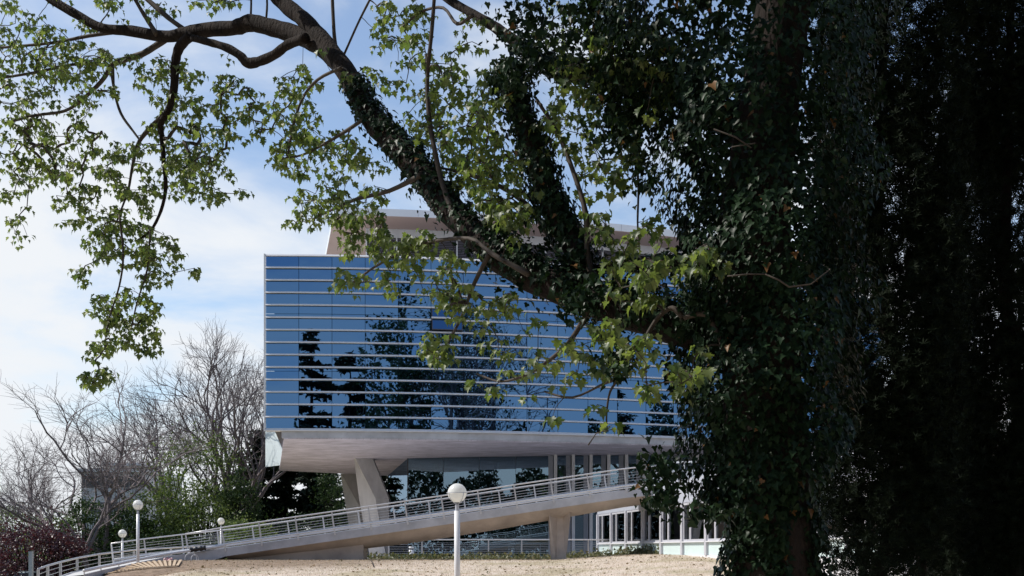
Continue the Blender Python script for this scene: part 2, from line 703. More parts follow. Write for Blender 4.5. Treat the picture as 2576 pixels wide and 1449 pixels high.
def capping(name, prof, m):
    # sheet-metal capping: a profile of (outwards, height) carried along the curve
    mb = MB()
    n = len(prof)
    vv, ff = [], []
    for i in range(NCOL + 1):
        nn = off(FP[max(0, i - 1)], FP[min(NCOL, i + 1)], 1)
        for d, z in prof:
            q = FP[i] + nn * d
            vv.append((q.x, q.y, z))
        if i:
            o = n * (i - 1)
            ff += [(o + k, o + (k + 1) % n, o + n + (k + 1) % n, o + n + k) for k in range(n)]
    ff += [tuple(range(n - 1, -1, -1)), tuple(n * NCOL + k for k in range(n))]
    mb.add(vv, ff)
    return mb.build(name, m, bld)


capping('roof_cap', [(-.5, ZT - .05), (.07, ZT - .05), (.11, ZT - .02), (.04, ZT + .09), (-.5, ZT + .09)], M_WHITE)
capping('sill_cap', [(-.5, ZB - .10), (.13, ZB - .10), (.15, ZB - .07), (.03, ZB + .07), (-.0, ZB + .045), (-.5, ZB + .045)], M_WHITE)
ZS = 8.45
strip('slab_edge', ZS + 0.06, ZB - 0.102, -0.02, -0.75, M_CONCF, 0, -14.18)
MB().box((-15.24, 69.86, ZB - 0.1), (-15.16, 70.02, ZT + .09)).build('corner_trim', M_WHITE, bld)

# board-marked underside
sof = [(-14.05, 70.05)]
for i in range(1, NCOL + 1):
    a, c = FP[i - 1], FP[min(NCOL, i + 1)]
    n = off(a, c, 1)
    sof.append((FP[i].x - n.x * .10, FP[i].y - n.y * .10))
sof += [(32, 105), (-11.3, 104.9), (-20.05, 98)]
MB().prism(sof, ZS, ZS + 0.055).build('soffit', M_CONC, bld)
# pale screen at the rear left corner, beyond the underside
E0, E1 = Vector((-21.35, 98.5)), Vector((-19.25, 96.0))
for k in range(2):
    a, c = E0.lerp(E1, k / 2 + .002), E0.lerp(E1, (k + 1) / 2 - .002)
    MB().prism([tuple(a), tuple(c), (c.x + .05, c.y + .05), (a.x + .05, a.y + .05)], ZS + .35, ZT).build('screen_panel', M_SCREEN, bld)

# slanted piers


def pier(Y, xt0, xt1, xm0, xm1, xb0, xb1, ytop, ymid, zb, dep=1.5):
    """a folded concrete pier: top, waist and foot sections"""
    T0, T1 = W(xt0, ytop, Y), W(xt1, ytop, Y)
    zt = ZS
    zm = EYE + (1384 - ymid) * Y / FPX
    X = lambda x: (x - 1288) * Y / FPX
    rows = [(zt, X(xt0), X(xt1), Y - .1, Y + dep, .30), (zm, X(xm0), X(xm1), Y - .25, Y + dep, .62), (zb, X(xb0), X(xb1), Y - .1, Y + dep, .5)]
    V = []
    for j, (z, a, b, y0, y1, t) in enumerate(rows):
        fold = a + (b - a) * (0.12 if j == 0 else .58 if j == 1 else .95)
        V += [(a, y0 + .55, z), (fold, y0, z), (b, y0 + .5, z), (b, y1, z), (a, y1, z)]
    F = [(4, 3, 2, 1, 0), (10, 11, 12, 13, 14)]
    for j in (0, 5):
        for k in range(5):
            a, b, c, d = j + k, j + (k + 1) % 5, j + 5 + (k + 1) % 5, j + 5 + k
            F += [(a, b, c), (a, c, d)]
    mb = MB()
    mb.add(V, F)
    return mb.build('pier', M_CONC2, bld)


pier(84.9, 888.5, 936, 902, 977.5, 930, 975, 1153, 1255, 0.9)
pier(102, 855, 896, 868, 928, 888, 924, 1193, 1270, 0.9)

# glazed hall under the slab
gw = [Vector((-7.77, 84.9)), Vector((-5.08, 84.15)), Vector((-2.4, 83.55)), Vector((0.28, 83.1)), Vector((2.95, 82.7))]
side = [Vector((-11.46, 104.8)).lerp(Vector((-7.77, 84.9)), k / 6) for k in range(7)]


def glaze(parent, pts, levels, m, frame=M_DGREY, post=0.04):
    for a, b in zip(pts[:-1], pts[1:]):
        t = (b - a).normalized()
        a2, b2 = a + t * .015, b - t * .015
        n = Vector((t.y, -t.x)) * .012
        for z0, z1 in levels:
            MB().prism([tuple(a2 + n), tuple(b2 + n), tuple(b2 - n), tuple(a2 - n)], z0, z1).build('glass_pane', m, parent)


LV = [(1.0, 4.55), (4.62, ZS - .01)]
glaze(bld, gw, LV, M_GREEN)
glaze(bld, side, LV, M_GREEN)
MB().tube([(gw[0].x, gw[0].y, .95), (gw[0].x, gw[0].y, ZS - .004)], .05, 6).build('corner_post', M_DGREY, bld)
# inside the hall
MB().prism([(-7.4, 86.4), (3, 84.5), (9, 84.5), (22, 86), (22, 103), (-10.2, 103)], 4.35, 4.7).build('mezzanine_floor', M_INT, bld)
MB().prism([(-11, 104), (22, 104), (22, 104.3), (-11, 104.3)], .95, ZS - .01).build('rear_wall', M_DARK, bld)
MB().prism([(-1.5, 92), (6, 92), (6, 99), (-1.5, 99)], .957, 4.34).build('core_wall', M_INT, bld)
for cx_, cy_ in ((-6, 90), (-1.2, 88.6), (3.4, 87.6), (8, 88)):
    MB().tube([(cx_, cy_, .957), (cx_, cy_, 4.345)], .22, 14).build('column', M_INT, bld)
    MB().tube([(cx_, cy_, 4.705), (cx_, cy_, ZS - .004)], .22, 14).build('column', M_INT, bld)
for k in range(6):
    MB().box((-6.6 + k * 1.5, 88 + (k % 3) * 1.3, 1.0), (-6.5 + k * 1.5 + .5 * (k % 2 + 1), 88.1 + (k % 3) * 1.3, 3.4)).build('partition', pm('partition_panel', (.5, .62, .58), .3, .05), bld)

# white fins in front of the recessed wall, right part
fin_me = MB().box((-.11, -.2, 0), (.11, .2, ZS - .003 - .955)).mesh('fin')
fin_me.materials.append(M_WHITE)
gst_me = MB().box((-.17, -.06, 0), (.17, .06, ZS - .006 - .955)).mesh('grey_panel')
gst_me.materials.append(M_GREYP)
for k in range(14):
    X = 3.12 + 1.272 * k
    place('fin', fin_me, bld, Matrix.Translation((X, 81.6, .957)))
    place('grey_panel', gst_me, bld, Matrix.Translation((X - .32, 82.25, .958)))
glaze(bld, [Vector((3.12 + 1.272 * k - .15, 82.3)) for k in range(15)], LV, M_GREEN)

# roof pavilion: window band set back under a flat canopy
RZ = 23.6


def YR(X):
    return YF(X + 0.5) + 4.6


rf = []
for k in range(15):
    X = -11.7 + k * 2.75
    rf.append((X, YR(X)))
roofp = rf + [(30, 100), (-15.6, 93)]
pav = MB().prism(roofp, RZ + .03, RZ + .50).build('canopy_roof', M_ROOF, bld)
MB().prism([(x, y + .02) for x, y in roofp], RZ, RZ + .028).build('canopy_underside', M_PINK, bld)
for k in range(1, 14):      # joints between the roof edge panels
    x, y = rf[k]
    MB().box((x - .012, y - .012, RZ + .04), (x + .012, y + .02, RZ + .49)).build('edge_joint', M_GREYP, bld)
wb = [Vector((-9.95 + k * 2.05, YR(-9.95 + k * 2.05) + 2.9)) for k in range(17)]
slat_me = MB().box((-.99, -.03, -.012), (.99, .03, .012)).mesh('blind_slat')
slat_me.materials.append(M_BLIND)
mul_me = MB().box((-.045, -.06, 0), (.045, .06, RZ - .004 - ZT - .03)).mesh('mullion')
mul_me.materials.append(M_ROOF)
for a, c in zip(wb[:-1], wb[1:]):
    ang = math.atan2(c.y - a.y, c.x - a.x)
    mid = (a + c) / 2
    Rm = Euler((0, 0, ang)).to_matrix().to_4x4()
    T0 = Matrix.Translation((mid.x, mid.y, 0)) @ Rm
    wdw = MB().box((-1.02, .10, ZT + .03), (1.02, .14, RZ - .6), T0).build('window', M_DGREY, bld)
    MB().box((-1.02, .02, RZ - .6), (1.02, .12, RZ - .004), T0).build('lintel_panel', M_ROOF, bld)
    place('mullion', mul_me, bld, Matrix.Translation((a.x, a.y, ZT + .028)) @ Rm)
    for s2 in range(15):
        z = RZ - .72 - s2 * .115
        place('blind_slat', slat_me, wdw, Matrix.Translation((mid.x, mid.y, z)) @ Rm @ Euler((R(38), 0, 0)).to_matrix().to_4x4())
    for s2 in (-1,):
        pass
MB().prism([(-9.93, 78.0), (-9.85, 78.0), (-9.85, 93), (-9.93, 93)], ZT + .03, RZ - .005).build('side_wall', M_ROOF, bld)
MB().tube([(-11.6, 79, ZT), (-11.6, 79, ZT + 1.35)], .06, 8).build('vent_pipe', M_ROOF, bld)
MB().tube([(-11.35, 79.8, RZ - .02), (-11.35, 79.8, RZ - .001)], .16, 16).build('downlight', M_WHITE, bld)
MB().tube([(-13.3, 71, ZT + .22), (-10.2, 70.9, ZT + .22)], .02, 6).build('safety_line', M_STEEL, bld)

# ------------------------------------------------------------------ low wing with the windows, at the right
wing = thing('office_wing', (9, 50, 0.95), 'low white wing with ribbon windows and pale green panels behind the ramp', 'building')
WA = Vector((5.0, 66.5))
WD = Vector((5.6, -36.5)).normalized()
WN = Vector((-WD.y, WD.x))       # points right/into the wing
if WN.x < 0:
    WN = -WN
MODL, NM = 3.3, 11
wang = math.atan2(WD.y, WD.x)


def wp(s, d, z):
    q = WA + WD * s + WN * d
    return Vector((q.x, q.y, z))


def wbox(mb, s0, s1, d0, d1, z0, z1):
    c = [wp(s, d, z) for z in (z0, z1) for s, d in ((s0, d0), (s1, d0), (s1, d1), (s0, d1))]
    return mb.add(c, [(0, 3, 2, 1), (4, 5, 6, 7), (0, 1, 5, 4), (1, 2, 6, 5), (2, 3, 7, 6), (3, 0, 4, 7)])


LW = MODL * NM
zb0, zsill, zhead, zroof = 1.39, 1.98, 3.66, 4.60
wbox(MB(), -.1, LW, .0, .4, .55, zb0).build('plinth', M_WHITE, wing)
wbox(MB(), -.1, LW, .0, .4, zhead + .02, zroof + .12).build('fascia', M_GREYP, wing)
wbox(MB(), -.1, LW, .405, 24, zroof - .3, zroof).build('roof_deck', M_PAVE, wing)
wbox(MB(), 0, LW, .405, 12, .9, 1.0).build('floor', M_INTF, wing)
wbox(MB(), 0, LW, 7.5, 7.7, 1.003, zroof - .303).build('rear_wall', M_INT, wing)
for k in range(NM + 1):
    wbox(MB(), k * MODL - .12, k * MODL + .12, -.05, .3, zb0 + .002, zhead + .018).build('mullion', M_FRAME, wing)
for k in range(NM):
    s0, s1 = k * MODL + .12, (k + 1) * MODL - .12
    sm = s0 + .95
    wbox(MB(), s0 + .005, s1 - .005, .06, .12, zb0 + .004, zsill - .05).build('panel', M_CYAN, wing)
    wbox(MB(), s0 + .003, s1 - .003, -.06, .2, zsill - .046, zsill).build('window_sill', M_WHITE, wing)
    for (a, c) in ((s0, sm), (sm + .02, s1)):
        f = MB()
        fwid = .09
        wbox(f, a + .004, c - .004, .02, .14, zsill + .002, zsill + fwid)
        wbox(f, a + .004, c - .004, .02, .14, zhead - fwid, zhead + .015)
        wbox(f, a + .004, a + fwid, .02, .14, zsill + fwid, zhead - fwid)
        wbox(f, c - fwid, c - .004, .02, .14, zsill + fwid, zhead - fwid)
        w_ = f.build('window', M_FRAME, wing)
        wbox(MB(), a + fwid, c - fwid, .07, .085, zsill + fwid, zhead - fwid).build('pane', M_CLEAR, w_)
    if k % 2 == 0:
        wbox(MB(), s0 + .4, s1 - .6, 1.0, 1.8, 1.70, 1.74).build('desk', M_INT, wing)
        wbox(MB(), s0 + 1.4, s0 + 1.9, 1.1, 1.5, 1.745, 2.15).build('computer', M_INT, wing)
    wbox(MB(), s0 + .3, s1 - .3, 2.0, 2.14, zroof - .42, zroof - .36).build('ceiling_lamp', M_WHITE, wing)
    if k in (1, 3, 6):
        wbox(MB(), s0, s0 + .1, .4, 7.4, 1.003, zroof - .305).build('partition', M_INT, wing)
# wall joining wing and main block
wbox(MB(), -.12, -.02, .0, 14, 1.0, zroof).build('end_wall', M_GREYP, wing)

# ------------------------------------------------------------------ the ramp
RZ_X = [-13.84, -5.53, -0.83, 0.23, 6.0, 7.9]
RZ_Z = [1.66, 2.855, 3.54, 3.71, 4.56, 4.66]


def rz(X):
    return float(np.interp(X, RZ_X, RZ_Z))


near, far = [], []
for x, y, Y in ((213, 1446, 46.5), (255, 1436, 49.0), (300, 1427, 51.0), (350, 1416, 52.6), (416, 1403, 53.9), (490, 1392, 54.7)):
    near.append(W(x, y, Y))
for x, z, Y in ((150, .45, 48.4), (185, .6, 51.2), (230, .74, 53.6), (285, .90, 55.5), (365, 1.13, 56.8), (460, 1.36, 57.4)):
    p = W(x, 0, Y)
    far.append(Vector((p.x, Y, z)))
for X in np.concatenate([[-13.84], np.linspace(-12.5, 7.9, 18)]):
    near.append(Vector((X, 55, rz(X))))
    far.append(Vector((X - .05, 57.5, rz(X))))

ramp = thing('pedestrian_ramp', (-3, 56, G(-3, 56)), 'long concrete footbridge ramp rising to the right in front of the building', 'ramp')
deck, fasc, bel = MB(), MB(), MB()
n_ = len(near)
TH = .36
dv, df = [], []
for i in range(n_):
    N_, F_ = near[i], far[i]
    dv += [N_, F_]
    if i:
        df.append((2 * i - 2, 2 * i, 2 * i + 1, 2 * i - 1))
deck.add(dv, df)
deck.build('deck', M_PAVE, ramp)
i0 = 6
for e, nm in ((near, 'edge_beam'), (far, 'edge_beam')):
    mb = MB()
    vv, ff = [], []
    out = Vector((0, -.05, 0)) if e is near else Vector((0, .05, 0))
    for i in range(n_):
        th = TH if i >= i0 else max(TH, e[i].z - G(e[i].x, e[i].y) + .3)
        p = e[i]
        inn = -out * 4
        vv += [p + out + Vector((0, 0, .03)), p + inn + Vector((0, 0, .03)), p + inn - Vector((0, 0, th)), p + out - Vector((0, 0, th))]
        if i:
            o = 4 * (i - 1)
            ff += [(o + k, o + (k + 1) % 4, o + 4 + (k + 1) % 4, o + 4 + k) for k in range(4)]
    ff += [(3, 2, 1, 0), tuple(4 * (n_ - 1) + k for k in range(4))]
    mb.add(vv, ff)
    mb.build(nm, M_CONCF, ramp)
vv, ff = [], []
NB = 9
for i in range(i0, n_):
    N_, F_ = near[i], far[i]
    kd = float(np.interp(N_.x, [-14, -9, -5, 0, 6, 8], [.30, .55, .66, .60, .42, .3]))
    for k in range(NB):
        t = k / (NB - 1)
        p = N_.lerp(F_, .03 + .94 * t)
        s2 = math.sin(math.pi * t) ** .75
        vv.append((p.x, p.y, p.z - TH + .02 - kd * s2))
m_ = n_ - i0
for i in range(m_ - 1):
    for k in range(NB - 1):
        a = i * NB + k
        ff.append((a, a + 1, a + NB + 1, a + NB))
bel.add(vv, ff)
bel.build('belly', M_WARM, ramp, True)
# abutment wall under the low end
ab = MB()
vv = []
for X in np.linspace(-13.8, -7.26, 8):
    zt = rz(X) - TH - .12
    for y in (55.55, 57.0):
        vv += [(X, y, .5), (X, y, zt)]
ff = []
for i in range(7):
    o = 4 * i
    ff += [(o, o + 4, o + 5, o + 1), (o + 2, o + 3, o + 7, o + 6), (o + 1, o + 5, o + 7, o + 3)]
ff += [(0, 1, 3, 2), (28, 30, 31, 29)]
ab.add(vv, ff)
ab.build('abutment_wall', M_WARM, ramp)
# forked support
vp = MB()
X0, X1 = (1380 - 1288) * .01942, (1437 - 1288) * .01942
B0, B1 = (1388 - 1288) * .01942, (1423 - 1288) * .01942
zt, zb = 3.62, .9
xm = (X0 + X1) / 2
vp.add([(X0, 55.4, zt), (xm - .12, 55.95, zt), (xm + .16, 55.95, zt), (X1, 55.4, zt + .1), (X1, 56.9, zt + .1), (X0, 56.9, zt),
        (B0, 55.7, zb), ((B0 + B1) / 2 - .1, 55.72, zb), ((B0 + B1) / 2 + .1, 55.72, zb), (B1, 55.7, zb), (B1, 56.6, zb), (B0, 56.6, zb)],
       [(5, 4, 3, 2, 1, 0), (6, 7, 8, 9, 10, 11)] + [(k, (k + 1) % 6, 6 + (k + 1) % 6, 6 + k) for k in range(6)])
vp.build('forked_support', M_WARM, ramp)

# ------------------------------------------------------------------ railings


def along(pts, s):
    L = 0
    for a, b in zip(pts[:-1], pts[1:]):
        d = (b - a).length
        if L + d >= s or b is pts[-1]:
            return a.lerp(b, min(1, (s - L) / d)), (b - a).normalized()
        L += d


def plen(pts):
    return sum((b - a).length for a, b in zip(pts[:-1], pts[1:]))


def railing(name, label, pts, h, step, nwire, tubes, first=0.0, perp=True, rt=.032, rp=.028, group=None, foot=0.0, flat=False):
    t = thing(name, pts[0], label, 'railing', group)
    up = []
    for i in range(len(pts)):
        a, b = pts[max(0, i - 1)], pts[min(len(pts) - 1, i + 1)]
        d = (b - a).normalized()
        u = Vector((0, 0, 1))
        if perp:
            u = (u - d * d.z).normalized()
        up.append(u)
    MB().tube([p + u * h for p, u in zip(pts, up)], rt, 8).build('handrail', M_STEEL, t, True)
    for hh_, r_ in tubes:
        MB().tube([p + u * hh_ for p, u in zip(pts, up)], r_, 8).build('kick_tube', M_WHITE, t, True)
    for k in range(nwire):
        hh_ = h * (.28 + .64 * k / nwire)
        MB().tube([p + u * hh_ for p, u in zip(pts, up)], .0085, 5).build('wire', M_WIRE, t)
    s = first
    LL = plen(pts)
    while s <= LL + .01:
        p, d = along(pts, min(s, LL - .001))
        u = Vector((0, 0, 1))
        if perp:
            u = (u - d * d.z).normalized()
        q = p + u * h
        n = d.cross(u).normalized()
        c = []
        for e, (w_, t_) in ((p - u * (.12 if not foot else foot), (.045, .02)), (q, (.03, .018))):
            c += [e + d * w_ + n * t_, e - d * w_ + n * t_, e - d * w_ - n * t_, e + d * w_ - n * t_]
        MB().add(c, [(3, 2, 1, 0), (4, 5, 6, 7), (0, 1, 5, 4), (1, 2, 6, 5), (2, 3, 7, 6), (3, 0, 4, 7)]).build('post', M_STEEL, t)
        s += step
    return t


nr = [Vector((X, 54.93, rz(X) + .03)) for X in np.linspace(-15.6, 7.4, 24)]
for p in nr:
    if p.x < -13.84:
        p.z = near[5].lerp(near[6], .5).z + (p.x + 14.5) * .16
railing('ramp_railing', 'near steel wire railing of the ramp with slanted posts, facing the lawn', nr, 1.02, 1.78, 5, ((.20, .055), (.09, .03)))
frr = [Vector((far[i].x, far[i].y + .05, far[i].z + .03)) for i in range(3, n_ - 2)]
railing('ramp_railing', 'far steel wire railing of the ramp, seen behind the nearer one', frr, 1.0, 1.80, 5, ((.20, .05), (.09, .03)))
# low kerb tube where the ramp meets the lawn
kp = [p + Vector((0, -.05, .17)) for p in near[:7]]
kt = thing('ramp_kerb_tube', kp[0], 'thick white tube rail along the curved foot of the ramp', 'railing')
MB().tube(kp, .07, 10).build('tube', M_WHITE, kt, True)
for p in kp[::1]:
    MB().tube([p - Vector((0, 0, .3)), p], .025, 6).build('post', M_STEEL, kt)
# curved railing on the lower path, left
cr = []
for x, y, Y in ((96, 1432, 45.5), (120, 1423, 47.7), (152, 1414, 50.2), (194, 1404, 53), (250, 1394, 56), (337, 1383.5, 59), (430, 1378, 61.5), (535, 1372, 64)):
    cr.append(W(x, y, Y))
fine = []
for a, b in zip(cr[:-1], cr[1:]):
    for k in range(3):
        fine.append(a.lerp(b, k / 3))
fine.append(cr[-1])
t = thing('path_railing', (cr[0].x, cr[0].y, G(cr[0].x, cr[0].y)), 'curved steel railing of the lower path below the ramp, at the left', 'railing')
MB().tube(fine, .045, 8).build('handrail', M_STEEL, t, True)
for k in range(4):
    MB().tube([p - Vector((0, 0, .22 + .2 * k)) for p in fine], .013, 5).build('bar', M_WIRE, t)
for p in cr[:-1]:
    MB().box((p.x - .05, p.y - .03, min(p.z - 1.0, G(p.x, p.y) - .05)), (p.x + .05, p.y + .03, p.z - .02)).build('post', M_STEEL, t)
# level railing of the sunken court
lv = [W(x, 0, 64) for x in (978, 1060, 1140, 1225, 1310, 1378, 1440, 1500, 1543)]
lv = [Vector((p.x, 64 - .0 * i, 1.13)) for i, p in enumerate(lv)]
railing('court_railing', 'level wire railing along the forecourt behind the lamp post', lv, 1.06, 1.87, 7, (), perp=False, rt=.035)
pk_ = MB()
MB().prism([(-7, 63.85), (5.8, 63.85), (5.8, 64.15), (-7, 64.15)], .7, 1.1)
kerb = MB().prism([(-8.4, 63.8), (5.2, 63.8), (5.2, 64.2), (-8.4, 64.2)], .7, 1.125).build('forecourt_kerb', M_PAVE)
kind(kerb, 'structure')

# ------------------------------------------------------------------ globe lamps


def lamp(x, y, Y, label):
    c = W(x, y, Y)
    gz = G(c.x, c.y)
    h = c.z - gz
    t = thing('globe_lamp', (c.x, c.y, gz), label, 'lamp post', 'white globe lamps in the grounds')
    o = Vector((c.x, c.y, gz))
    MB().tube([o - Vector((0, 0, .3)), o + Vector((0, 0, h - .42))], .068, 16).build('pole', M_WHITE, t, True)
    MB().tube([o, o + Vector((0, 0, .05))], .15, 16).build('foot', M_WHITE, t)
    MB().tube([o + Vector((0, 0, h - .42)), o + Vector((0, 0, h - .27))], .048, 12).build('neck', M_GREYP, t)
    me = MB()
    nn, mm = 28, 16
    V = [(0, 0, .225)]
    for i in range(1, mm):
        th = math.pi * i / mm
        for k in range(nn):
            ph_ = 2 * math.pi * k / nn
            V.append((.225 * math.sin(th) * math.cos(ph_), .225 * math.sin(th) * math.sin(ph_), .225 * math.cos(th)))
    V.append((0, 0, -.225))
    F = [(0, 1 + k, 1 + (k + 1) % nn) for k in range(nn)]
    for i in range(mm - 2):
        for k in range(nn):
            a = 1 + i * nn + k
            b = 1 + i * nn + (k + 1) % nn
            F.append((a, a + nn, b + nn, b))
    e = 1 + (mm - 2) * nn
    F += [(e + k, len(V) - 1, e + (k + 1) % nn) for k in range(nn)]
    me.add([(p[0] + c.x, p[1] + c.y, p[2] + c.z) for p in V], F)
    me.build('globe', M_GLOBE, t, True)
    for k in range(4):
        a = math.pi / 2 * k + R(45) * .9
        pts = []
        for q in range(7):
            th = math.pi - q * (math.pi * .5) / 6
            pts.append((c.x + .245 * math.sin(th) * math.cos(a), c.y + .245 * math.sin(th) * math.sin(a), c.z + .25 * math.cos(th)))
        MB().tube(pts, .008, 5).build('cradle_arm', M_GREYP, t)
    ring = [(c.x + .245 * math.cos(2 * math.pi * k / 24), c.y + .245 * math.sin(2 * math.pi * k / 24), c.z) for k in range(25)]
    MB().tube(ring, .008, 5, False).build('cradle_ring', M_GREYP, t)


lamp(1150, 1240, 26.8, 'tall white globe lamp nearest, standing on the lawn before the ramp')
lamp(347, 1270, 51.5, 'white globe lamp at the foot of the ramp beside the timber slats')
lamp(308, 1342, 64, 'white globe lamp beyond the curved path railing')
lamp(556, 1311, 74, 'smallest white globe lamp behind the ramp railing, by the green shrubs')

# ------------------------------------------------------------------ leaf shapes


def leaf_template(outline, fold=0.18, droop=0.25):
    """outline: right half of the blade from stalk to tip as (x, y); makes a folded, drooping fan"""
    right = outline
    pts = [(0, 0)] + right
    V, T = [], []
    # midrib points
    ys_ = [0, .35, .7, 1.0]
    tip = right[-1]

    def lift(x, y):
        return fold * abs(x) - droop * y * y
    V.append((0, 0, lift(0, 0)))
    V.append((0, .42, lift(0, .42)))
    for sgn in (1, -1):
        ids = [0]
        for (x, y) in right:
            if x == 0 and sgn == -1:
                ids.append(tipid)
                continue
            V.append((sgn * x, y, lift(x, y)))
            ids.append(len(V) - 1)
            if x == 0:
                tipid = len(V) - 1
        for a, b in zip(ids[:-1], ids[1:]):
            T.append((1, a, b) if sgn == 1 else (1, b, a))
    return np.array(V, float), np.array(T, int)


SYC = leaf_template([(.22, -.10), (.46, .02), (.34, .16), (.62, .34), (.50, .48), (.30, .46), (.32, .68), (.14, .70), (0, 1.05)], .32, .42)
IVYT = leaf_template([(.30, -.14), (.50, .18), (.26, .42), (.20, .62), (0, 1.0)], .25, .2)


def star(n, L, w, up=.55):
    V, T = [], []
    for k in range(n):
        t = 2 * math.pi * k / n + .3
        d = Vector((math.cos(t), math.sin(t), up + .35 * ((k * 7) % 3 - 1))).normalized()
        s_ = d.cross(Vector((0, 0, 1))).normalized() * w
        o = len(V)
        V += [tuple(-s_ * .6), tuple(s_ * .6), tuple(d * L * .55 + s_), tuple(d * L), tuple(d * L * .55 - s_)]
        T += [(o, o + 1, o + 2), (o, o + 2, o + 4), (o + 4, o + 2, o + 3)]
    return np.array(V, float), np.array(T, int)


YEWT = star(9, 1.0, .075)
QUADT = (np.array([(0, 0, 0), (.34, .45, .06), (0, 1, -.05), (-.34, .45, .06)], float), np.array([(0, 1, 2), (0, 2, 3)]))


def rand_dirs(n):
    v = nrs.normal(size=(n, 3))
    return v / np.linalg.norm(v, axis=1, keepdims=True)


# ------------------------------------------------------------------ the sycamore in the foreground
def YX(x):
    return float(np.interp(x, [-200, 0, 400, 740, 930, 1240, 1500, 1700, 1900, 2600], [15.5, 15, 14.2, 13, 11.9, 10.3, 9.6, 9.2, 9, 9]))


limbs = []      # (points, radii)


def limb(spec, dy=0.0, ys=None):
    pts, rad = [], []
    for k, (x, y, r_) in enumerate(spec):
        Y = (ys[k] if ys else YX(x)) + dy
        pts.append(W(x, y, Y))
        rad.append(r_ * Y / FPX)
    # smooth
    P, Rr = [], []
    n = len(pts)
    for i in range(n - 1):
        p0, p1, p2, p3 = pts[max(0, i - 1)], pts[i], pts[i + 1], pts[min(n - 1, i + 2)]
        for k in range(4):
            t = k / 4
            P.append(.5 * ((2 * p1) + (p2 - p0) * t + (2 * p0 - 5 * p1 + 4 * p2 - p3) * t * t + (3 * p1 - p0 - 3 * p2 + p3) * t ** 3))
            Rr.append((rad[i] * (1 - t) + rad[i + 1] * t) * (1 + rnd.uniform(-.07, .07)))
    P.append(pts[-1])
    Rr.append(rad[-1])
    limbs.append((P, Rr))
    return len(limbs) - 1


tree = thing('sycamore_tree', (2.1, 9, 0), 'old sycamore with ivy-clad trunk and a long leafy limb arching over the left', 'tree')
limb([(1975, 1960, 150), (1960, 1600, 118), (1950, 1400, 108), (1930, 1100, 100), (1905, 850, 98), (1895, 600, 88), (1930, 300, 78), (1970, 0, 70), (2000, -300, 60), (2020, -620, 45)], ys=[9] * 10)
L1 = limb([(1900, 880, 52), (1790, 845, 48), (1700, 822, 45), (1560, 778, 43), (1440, 735, 41), (1330, 690, 40), (1240, 632, 38), (1130, 525, 35), (1050, 425, 33), (985, 355, 32), (930, 288, 29), (890, 215, 27), (855, 160, 26), (800, 112, 24), (740, 86, 22), (670, 66, 20), (630, 58, 22), (590, 70, 18), (530, 74, 18), (470, 84, 17), (415, 92, 14), (330, 78, 13), (255, 70, 11), (195, 38, 11), (130, 0, 10), (60, -45, 8), (-40, -90, 6)])
limb([(862, 165, 22), (815, 105, 21), (765, 50, 20), (715, 10, 19), (660, -50, 17), (600, -120, 14)])
limb([(770, 96, 13), (725, 112, 12), (690, 138, 12), (650, 155, 12), (622, 158, 13), (604, 140, 11), (570, 120, 10), (525, 106, 9), (485, 96, 9)], dy=-.3)
limb([(480, 90, 13), (452, 118, 12), (441, 160, 11), (438, 220, 10), (425, 275, 9), (405, 312, 8), (408, 350, 6.5), (412, 410, 6), (417, 470, 5), (405, 530, 4), (378, 582, 3.5), (345, 605, 2.6)], dy=-.2)
limb([(420, 280, 5), (372, 328, 6), (346, 365, 5), (333, 420, 4), (322, 480, 3), (300, 540, 2.4)], dy=-.1)
limb([(415, 100, 9), (360, 135, 8), (320, 148, 7.5), (283, 165, 7), (255, 205, 6), (205, 252, 5), (160, 280, 4), (90, 290, 3.5), (20, 308, 3)], dy=.2)
limb([(284, 165, 4), (287, 225, 4), (304, 285, 3.5), (335, 330, 3), (350, 350, 2.5)], dy=.1)
limb([(300, 80, 5), (225, 90, 4.5), (130, 108, 4), (0, 120, 3)], dy=.4)
limb([(280, 165, 4), (200, 160, 4), (90, 182, 3.5), (-20, 200, 3)], dy=.5)
limb([(355, -15, 6), (395, 20, 7), (430, 50, 6), (465, 75, 6)], dy=.1)
limb([(330, -20, 5), (352, 20, 5), (372, 52, 6), (395, 88, 7)], dy=-.1)
limb([(1270, 165, 26), (1285, 210, 26), (1312, 290, 27), (1345, 380, 28), (1372, 470, 29), (1400, 545, 30), (1440, 610, 30), (1470, 690, 30)], dy=.2)
limb([(1860, 330, 40), (1780, 270, 34), (1700, 225, 30), (1600, 195, 26), (1480, 185, 20), (1400, 170, 17), (1335, 135, 16), (1290, 100, 15), (1240, 65, 13), (1190, 35, 11), (1130, 0, 10), (1080, -40, 8)], dy=.5)
limb([(1095, -40, 5), (1090, 30, 5), (1085, 90, 5.5), (1075, 200, 5.5), (1080, 300, 6), (1095, 385, 6.5), (1115, 470, 7), (1150, 560, 8)], dy=-.2)
limb([(1190, 38, 5), (1150, 60, 5), (1115, 20, 4), (1060, 30, 3.5), (1010, 70, 3)], dy=.1)
limb([(1500, 740, 10), (1478, 640, 8), (1474, 540, 7), (1445, 440, 6), (1405, 340, 5), (1350, 250, 4)], dy=.1)
limb([(1440, 700, 9), (1380, 590, 8), (1330, 520, 7), (1260, 470, 6), (1180, 440, 5), (1100, 420, 3)], dy=.3)
limb([(1890, 690, 22), (1780, 668, 19), (1690, 662, 17), (1580, 668, 15), (1480, 685, 14), (1430, 715, 13)], dy=.4)
limb([(1605, 250, 14), (1603, 320, 12), (1598, 400, 12)], dy=.3)
limb([(1600, 395, 4), (1606, 470, 3), (1604, 560, 2.5), (1608, 620, 2)], dy=.3)
